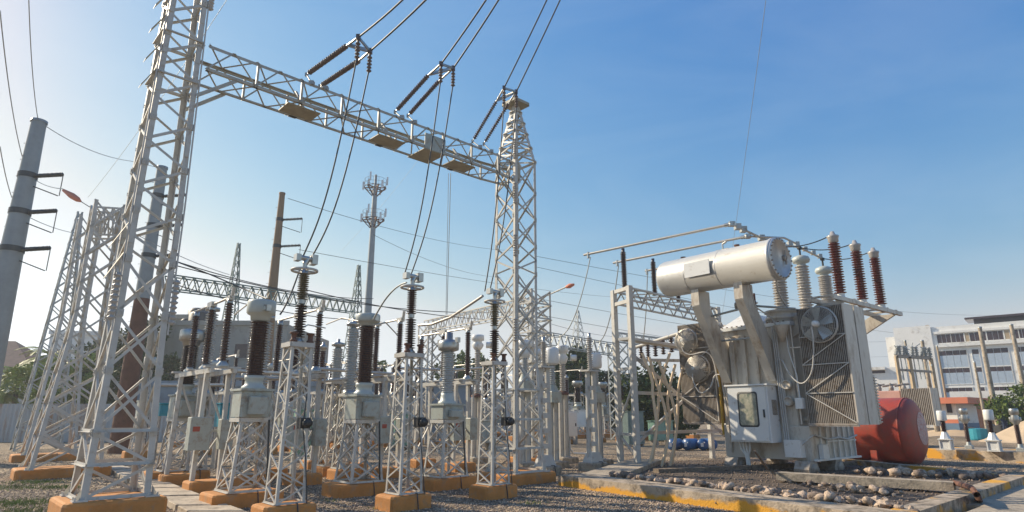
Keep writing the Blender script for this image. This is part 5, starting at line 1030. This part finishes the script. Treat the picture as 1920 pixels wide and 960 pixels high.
# ground-level street: brick wall, car, person, motorcycle, sand
F4 = Frame(tuple(P(1790, 790, 75).xy), WF.a); x9 = F4.hit(1990,790,y=0)[0]
t = facade(F4, 0, x9, 0, 4.4, .4, 'brown boundary wall with pale top band in front of the office building', 'rustpole', 'boundary_wall', 'wall'); zz_ = 4.4
m = M(); m.box((0,-.1,3.2),(x9,.5,4.6)); obj('coping', m, 'bwhite', t)
HF = Frame(tuple(P(1758, 790, 60).xy), math.atan2(-.777, .63)); zr_ = HF.hit(1760, 757, y=0)[2]; hx = HF.hit(1797, 790, y=0)[0]
t = facade(HF, 0, hx, 0, zr_, 6, 'small guard hut with flat coral roof and blue painted base', 'bwhite', 'guard_hut', 'hut')
m = M(); m.box((-.6,-.7,zr_),(hx+1.2,6.6,zr_+.55)); obj('roof', m, 'coral', t); m = M(); m.box((-.01,-.015,0),(hx+.01,-.001,1.15)); m.box((hx+.001,0,0),(hx+.015,6,1.15)); obj('painted_base', m, 'hutblue', t); m = M(); m.box((-.01,-.014,1.15),(hx+.01,-.001,1.5)); obj('painted_stripe', m, 'coral', t)
m = M(); m.box((hx*.55,-.05,2.1),(hx*.8,-.016,3.3)); obj('window', m, 'plum', t)
q = P(1832,800,50); m = M(); m.lathe([(0,0),(.6,0),(.63,.1),(.6,.85),(0,.9)], (q.x,q.y,0), n=16, smooth=False); tag(obj('water_butt', m, 'teal'), 'turquoise round tank on the ground beside the guard hut', 'tank')
def heap(c, rx, ry, h_, mt, label, cat, name):
    m = M(); n = 24; rg = 8; vs = []
    for i in range(rg+1):
        rr = i/rg
        for j in range(n): a = 2*math.pi*j/n; k = 1+.12*math.sin(3*a+1)+.06*math.sin(7*a); vs.append((c.x+math.cos(a)*rx*rr*k, c.y+math.sin(a)*ry*rr*k, h_*(1-rr)**.8*(math.cos(rr*1.2))-.02+random.uniform(-.03,.03)))
    m.add(vs, [(i*n+j, i*n+(j+1) % n, (i+1)*n+(j+1) % n, (i+1)*n+j) for i in range(rg) for j in range(n)][::1], True); m.f = [f[::-1] for f in m.f]; tag(obj(name, m, mt), label, cat)
heap(P(1940,820,46), 3.4, 3, 1.7, 'sand', 'pale sand heap on the ground at the right edge', 'sand heap', 'sand_heap')
heap(P(1810,812,60), 6, 4, .9, 'sand', 'low sandy mound behind the guard hut', 'sand heap', 'sand_heap')
q = P(1885, 800, 52); q.z = .35
# person from behind: skinned body
def person(q, label):
    t = thing('person', label, 'person', tuple(q), math.radians(10)); me = bpy.data.meshes.new('body')
    J = [(0,0,.92),(0,.01,1.2),(0,.02,1.45),(0,0,1.55),(0,-.02,1.68),(.1,0,.9),(.12,.02,.5),(.13,.0,.08),(.14,-.14,.04),(-.1,0,.9),(-.12,.05,.5),(-.13,.02,.08),(-.14,-.12,.04),(.2,.02,1.42),(.27,.05,1.15),(.24,-.1,.95),(-.2,.02,1.42),(-.27,.05,1.15),(-.24,-.1,.95)]
    E_ = [(0,1),(1,2),(2,3),(3,4),(0,5),(5,6),(6,7),(7,8),(0,9),(9,10),(10,11),(11,12),(2,13),(13,14),(14,15),(2,16),(16,17),(17,18)]
    R_ = [.16,.16,.17,.06,.11,.1,.075,.05,.04,.1,.075,.05,.04,.08,.055,.04,.08,.055,.04]
    me.from_pydata(J, E_, []); me.materials.append(MT['navy']); b = bpy.data.objects.new('body', me); link(b, t); b.modifiers.new('skin', 'SKIN'); sub = b.modifiers.new('sub', 'SUBSURF'); sub.levels = 1; sub.render_levels = 1
    for v_, r in zip(me.skin_vertices[0].data, R_): v_.radius = (r, r*.8)
    me.skin_vertices[0].data[0].use_root = True
    m = M(); m.lathe([(0,-.11),(.07,-.09),(.1,0),(.09,.08),(.05,.13),(0,.14)], (0,-.02,1.68), n=14); obj('hair', m, 'black', t)
    return t
person(q, 'person in dark navy clothes standing near the parked car')
def car(q, rz, label):
    t = thing('parked_car', label, 'car', tuple(q), rz); pr = [(-2.2,.35),(-2.2,.85),(-1.9,1.0),(-1.2,1.05),(-.7,1.45),(.7,1.48),(1.4,1.02),(2.15,.85),(2.25,.4)]; n = len(pr)
    m = M(); vs = [(x,-.85*(.86 if z > 1.1 else 1),z) for x, z in pr]+[(x,.85*(.86 if z > 1.1 else 1),z) for x, z in pr]; m.add(vs, [tuple(range(n))[::-1], tuple(range(n, 2*n))]+[(i, (i+1) % n, n+(i+1) % n, n+i) for i in range(n)]); obj('body', m, 'black', t)
    m = M(); m.add([(-1.05,-.86,1.08),(-.65,-.76,1.4),(.65,-.76,1.42),(1.2,-.86,1.06)], [(0,3,2,1)]); obj('side_window', m, 'glass', t)
    for x in (-1.4, 1.4):
        for y in (-.86, .86): m = M(); m.lathe([(0,-.1),(.33,-.1),(.33,.1),(0,.1)], (x,y,.33), (0,1,0), 18); wh = obj('wheel', m, 'black', t); m = M(); m.lathe([(0,0),(.2,0),(.2,.01)], (x,y*1.12,.33), (0,1,0), 12); obj('rim', m, 'metal', wh)
    return t
q = P(1912, 800, 55); q.z = .1; car(q, .1, 'black parked car behind the sand heap at right edge')
# left side: zinc wall, house, buildings
A, B = G(-60,834,0), G(335,826,0); A = G(-80,829,0); B = A+Vector((34,1.5,0))
d = (B-A); ang_w = math.atan2(d.y, d.x); t = thing('boundary_wall', 'rust-streaked corrugated zinc boundary wall at the far left', 'wall', tuple(A), ang_w); zw = P(30,757,A.y).z
n = 28; wd = d.length/n
for k in range(n):
    m = M(); xs = [k*wd+wd*j/8 for j in range(9)]; vs = []
    for j, x_ in enumerate(xs): y_ = .04 if j % 2 else 0; vs += [(x_, y_, 0), (x_, y_, zw+(.02 if k % 2 else 0)+0)]
    m.add(vs, [(2*j, 2*j+2, 2*j+3, 2*j+1) for j in range(8)]); o_ = obj('sheet', m, 'wallsheet', t)
m = M(); m.box((0,.06,0),(d.length,.14,zw-.1)); obj('backing_wall', m, 'bblue', t)
q = P(10,760,68); t = thing('house', 'single storey house with dark tiled roof at far left', 'house', (q.x-4, q.y, 0), .15); zr_ = P(20,700,68).z; zp = P(0,640,68).z
m = M(); m.box((-9,0,0),(5.0,8,zr_-.2)); obj('walls', m, 'bwhite', t); m = M(); m.add([(-10,-1,zr_),(6.4,-1,zr_),(6.4,9,zr_),(-10,9,zr_),(-6,4,zp+.5),(1.,4,zp+.5)], [(0,1,5,4),(1,2,5),(2,3,4,5),(3,0,4),(3,2,1,0)]); obj('roof', m, 'roof', t)
m = M(); m.box((-10.05,-1.05,zr_-.35),(6.45,9.05,zr_)); obj('fascia', m, 'bwhite', t)
for x_ in (-3, 1.5): m = M(); m.box((x_,-.05,1.2),(x_+1.6,-.02,zr_-.8)); obj('window', m, 'glass', t)
def plain_building(px0, px1, pyt, Y, d_, mt, label, wins=(), roofs=(), rz=0):
    a, b = P(px0, pyt, Y), P(px1, pyt, Y); t = thing('building', label, 'building', (a.x, Y, 0), rz); wdt = (b-a).xy.length; m = M(); m.box((0,0,0),(wdt,d_,a.z)); obj('walls', m, mt, t)
    m = M(); m.box((-.15,-.15,a.z-.1),(wdt+.15,.0,a.z+.35)); obj('parapet', m, mt, t)
    for (p0, p1, z0, z1) in wins:
        c_, d1 = P(p0, z0, Y), P(p1, z1, Y); m = M(); m.box((c_.x-a.x,-.06,d1.z),(d1.x-a.x,-.02,c_.z)); w_ = obj('window', m, 'plum', t); m = M(); m.box((c_.x-a.x-.1,-.12,d1.z-.12),(d1.x-a.x+.1,-.02,d1.z-.02)); obj('sill', m, 'bbeige', w_)
    for (p0, hh, rr) in roofs: c_ = P(p0, pyt, Y); m = M(); m.lathe([(0,0),(rr,0),(rr*1.03,.2),(rr,.25),(rr,hh*.75),(rr*.6,hh*.95),(0,hh)], (c_.x-a.x,2,a.z), n=20); obj('water_tank', m, 'black', t)
    return t
plain_building(310, 540, 608, 60, 14, 'bbeige', 'beige apartment block with black roof tanks behind the brown transformers', ((442,462,645,672),(482,498,645,672),(452,470,690,715)), ((355,1.7,1.1),(328,.9,.5)), 0)
plain_building(322, 385, 596, 64, 6, 'bbeige', 'rooftop stair block of the beige apartment building', (), ((352,1.4,1.0),), 0)
plain_building(95, 240, 625, 70, 10, 'bwhite', 'pale building with sloping roofline behind the palms', ((160,168,645,660),), (), .2)
plain_building(250, 880, 722, 52, 6, 'bblue', 'long low blue-grey control house behind the yard equipment', [(x_, x_+14, 760, 790) for x_ in range(300, 860, 40)], (), 0)
plain_building(778, 850, 727, 70, 6, 'coral', 'low house with coral roof band behind the silver-headed unit', ((800,815,745,760),), (), 0)
plain_building(860, 1270, 742, 78, 8, 'bwhite', 'low white wall building far behind the steel columns', [(x_, x_+8, 765, 785) for x_ in range(880, 1250, 30)], (), 0)
# ---------------------------------------------------------------- trees
def leaves(n, blobs, s, mt, par, name='crown'):
    tot = sum(b[3]**2 for b in blobs); P_ = []
    for (x, y, z, r, *k) in blobs:
        c = int(n*r*r/tot)+1; v = np.random.normal(size=(c,3)); v /= np.linalg.norm(v, axis=1)[:,None]; rad = r*np.random.rand(c)**.4*(1+.25*np.sin(v[:,0]*5+x)+.2*np.sin(v[:,2]*6)); v = v*rad[:,None]; v[:,2] *= .8; P_.append(v+np.array((x,y,z)))
    p = np.concatenate(P_); c = len(p); a = np.random.normal(size=(c,3)); a /= np.linalg.norm(a, axis=1)[:,None]; b = np.cross(a, np.random.normal(size=(c,3))); b /= np.linalg.norm(b, axis=1)[:,None]
    sz = s*np.random.uniform(.6,1.4,(c,1)); q_ = np.stack([p-a*sz, p+b*sz*.5, p+a*sz, p-b*sz*.5], 1).reshape(-1,3)
    me = bpy.data.meshes.new(name); me.vertices.add(c*4); me.vertices.foreach_set('co', q_.ravel()); me.loops.add(c*4); me.loops.foreach_set('vertex_index', np.arange(c*4, dtype=np.int32)); me.polygons.add(c); me.polygons.foreach_set('loop_start', np.arange(0, c*4, 4, dtype=np.int32)); me.update(calc_edges=True)
    me.materials.append(MT[mt]); o = bpy.data.objects.new(name, me); return link(o, par)
def tree(px, pyt, Y, w_, mt, label, n=7000, s=.16, low=.25):
    top = P(px, pyt, Y); h_ = top.z; t = thing('tree', label, 'tree', (top.x, Y, 0)); m = M(); m.tube([(0,0,0),(.1,0,h_*.3),(0,.1,h_*.6)], [.22,.16,.08], 8)
    bl = []
    for k in range(13):
        a = random.random()*6.28; rr = w_*random.uniform(.2,.8); z_ = h_*random.uniform(low+.1,.86); f_ = 1-abs(z_/h_-.55)*1.1; bl.append((math.cos(a)*rr*f_, math.sin(a)*rr*f_, z_, w_*random.uniform(.24,.46)))
        if k < 7: m.tube([(0,0,h_*.3), (math.cos(a)*rr*.5, math.sin(a)*rr*.5, (h_*.4+z_)/2), bl[-1][:3]], [.1,.06,.03], 6)
    bl.append((0,0,h_*.9,w_*.3)); obj('trunk', m, 'bark', t); leaves(n, bl, s, mt, t); return t
tree(215,640,56,5,'leafd','dark bushy tree between the palms and the rusty pole', 9000, .2, .0)
tree(300,590,58,4.2,'leafd','tall dark tree behind the main left tower', 8000, .2, .0)
tree(100,676,49,3.4,'leafy','bright yellow-green tree behind the zinc wall between two palms', 6500, .14, .0)
tree(165,665,53,3.6,'leafy','yellow-green shrub tree right of the palms', 6000, .17, .0)
tree(265,660,54,4,'leafd','low dark tree directly behind the rusty pole', 6000, .2, .0)
tree(1078,645,66,4.2,'leafd','dark conifer-like tree behind the flat-headed instrument transformers', 6000, .25, .2)
tree(712,676,70,4,'leafm','green tree between far insulators left of the middle slim stand', 4500, .25, .1)
tree(865,660,68,4.5,'leafm','tree showing between silver-headed unit and central tower', 5000, .25, .1)
tree(1225,685,48,4,'leafd','broad dark tree behind the cream cables', 6000, .2, .1)
tree(1908,722,52,2.6,'leafm','small leafy tree in front of the office building at right edge', 5000, .13, .2)
tree(1160,700,75,5,'leafd','distant tree left of the broad dark tree', 4000, .3, .1)
tree(1700,770,70,2,'leafm','low bush behind the second transformer', 1500, .2, .1)
def palm(px, pyt, Y, label, nf=26, L_=2.6):
    top = P(px, pyt, Y); h_ = top.z; t = thing('palm_tree', label, 'palm tree', (top.x, Y, 0)); m = M(); m.tube([(0,0,0),(.1,0,h_*.5),(0,0,h_-.6)], [.22,.17,.15], 8); obj('trunk', m, 'bark', t)
    for k in range(nf):
        a = k*2.4+random.uniform(-.2,.2); up = random.uniform(-.15,1.1); pts = [Vector((math.cos(a)*L_*s_*math.cos(up*(1-s_*.5)), math.sin(a)*L_*s_*math.cos(up*(1-s_*.5)), h_-.6+L_*(math.sin(up)*s_-.75*s_*s_))) for s_ in [i/7 for i in range(8)]]
        m = M(); m.tube(pts, [.03-.003*i for i in range(8)], 4)
        for i in range(28):
            s_ = .15+.85*i/28; j = min(6, int(s_*7)); p_ = pts[j].lerp(pts[j+1], s_*7-j); d_ = (pts[j+1]-pts[j]).normalized(); sd_ = d_.cross(Z).normalized(); l_ = .75*math.sin(math.pi*(s_*.8+.15))
            for sg in (-1, 1): q_ = p_+sd_*sg*l_*.8+d_*l_*.45-Z*l_*.3; m.add([p_-d_*.04, p_+d_*.04, q_], [(0,1,2)])
        obj('frond', m, 'leafy', t)
palm(38,688,50,'spiky green palm over the zinc wall at far left'); palm(95,655,54,'taller palm with arching fronds right of the far left palm', 24, 3); palm(8,730,50,'low palm at the very left edge above the wall', 20, 2.2)

m = M(); m.box((-300,-8,-1),(300,400,45)); hz = obj('haze', m, 'gravel', recenter=False); hz.data.materials.clear()
hm = bpy.data.materials.new('haze'); hm.use_nodes = True; hn = hm.node_tree; hn.nodes.remove(hn.nodes['Principled BSDF']); pv_ = hn.nodes.new('ShaderNodeVolumePrincipled'); pv_.inputs['Density'].default_value = .001; pv_.inputs['Color'].default_value = (.93,.98,1,1); pv_.inputs['Anisotropy'].default_value = .3; hn.links.new(pv_.outputs[0], hn.nodes['Material Output'].inputs['Volume']); hz.data.materials.append(hm); hz['kind'] = 'stuff'
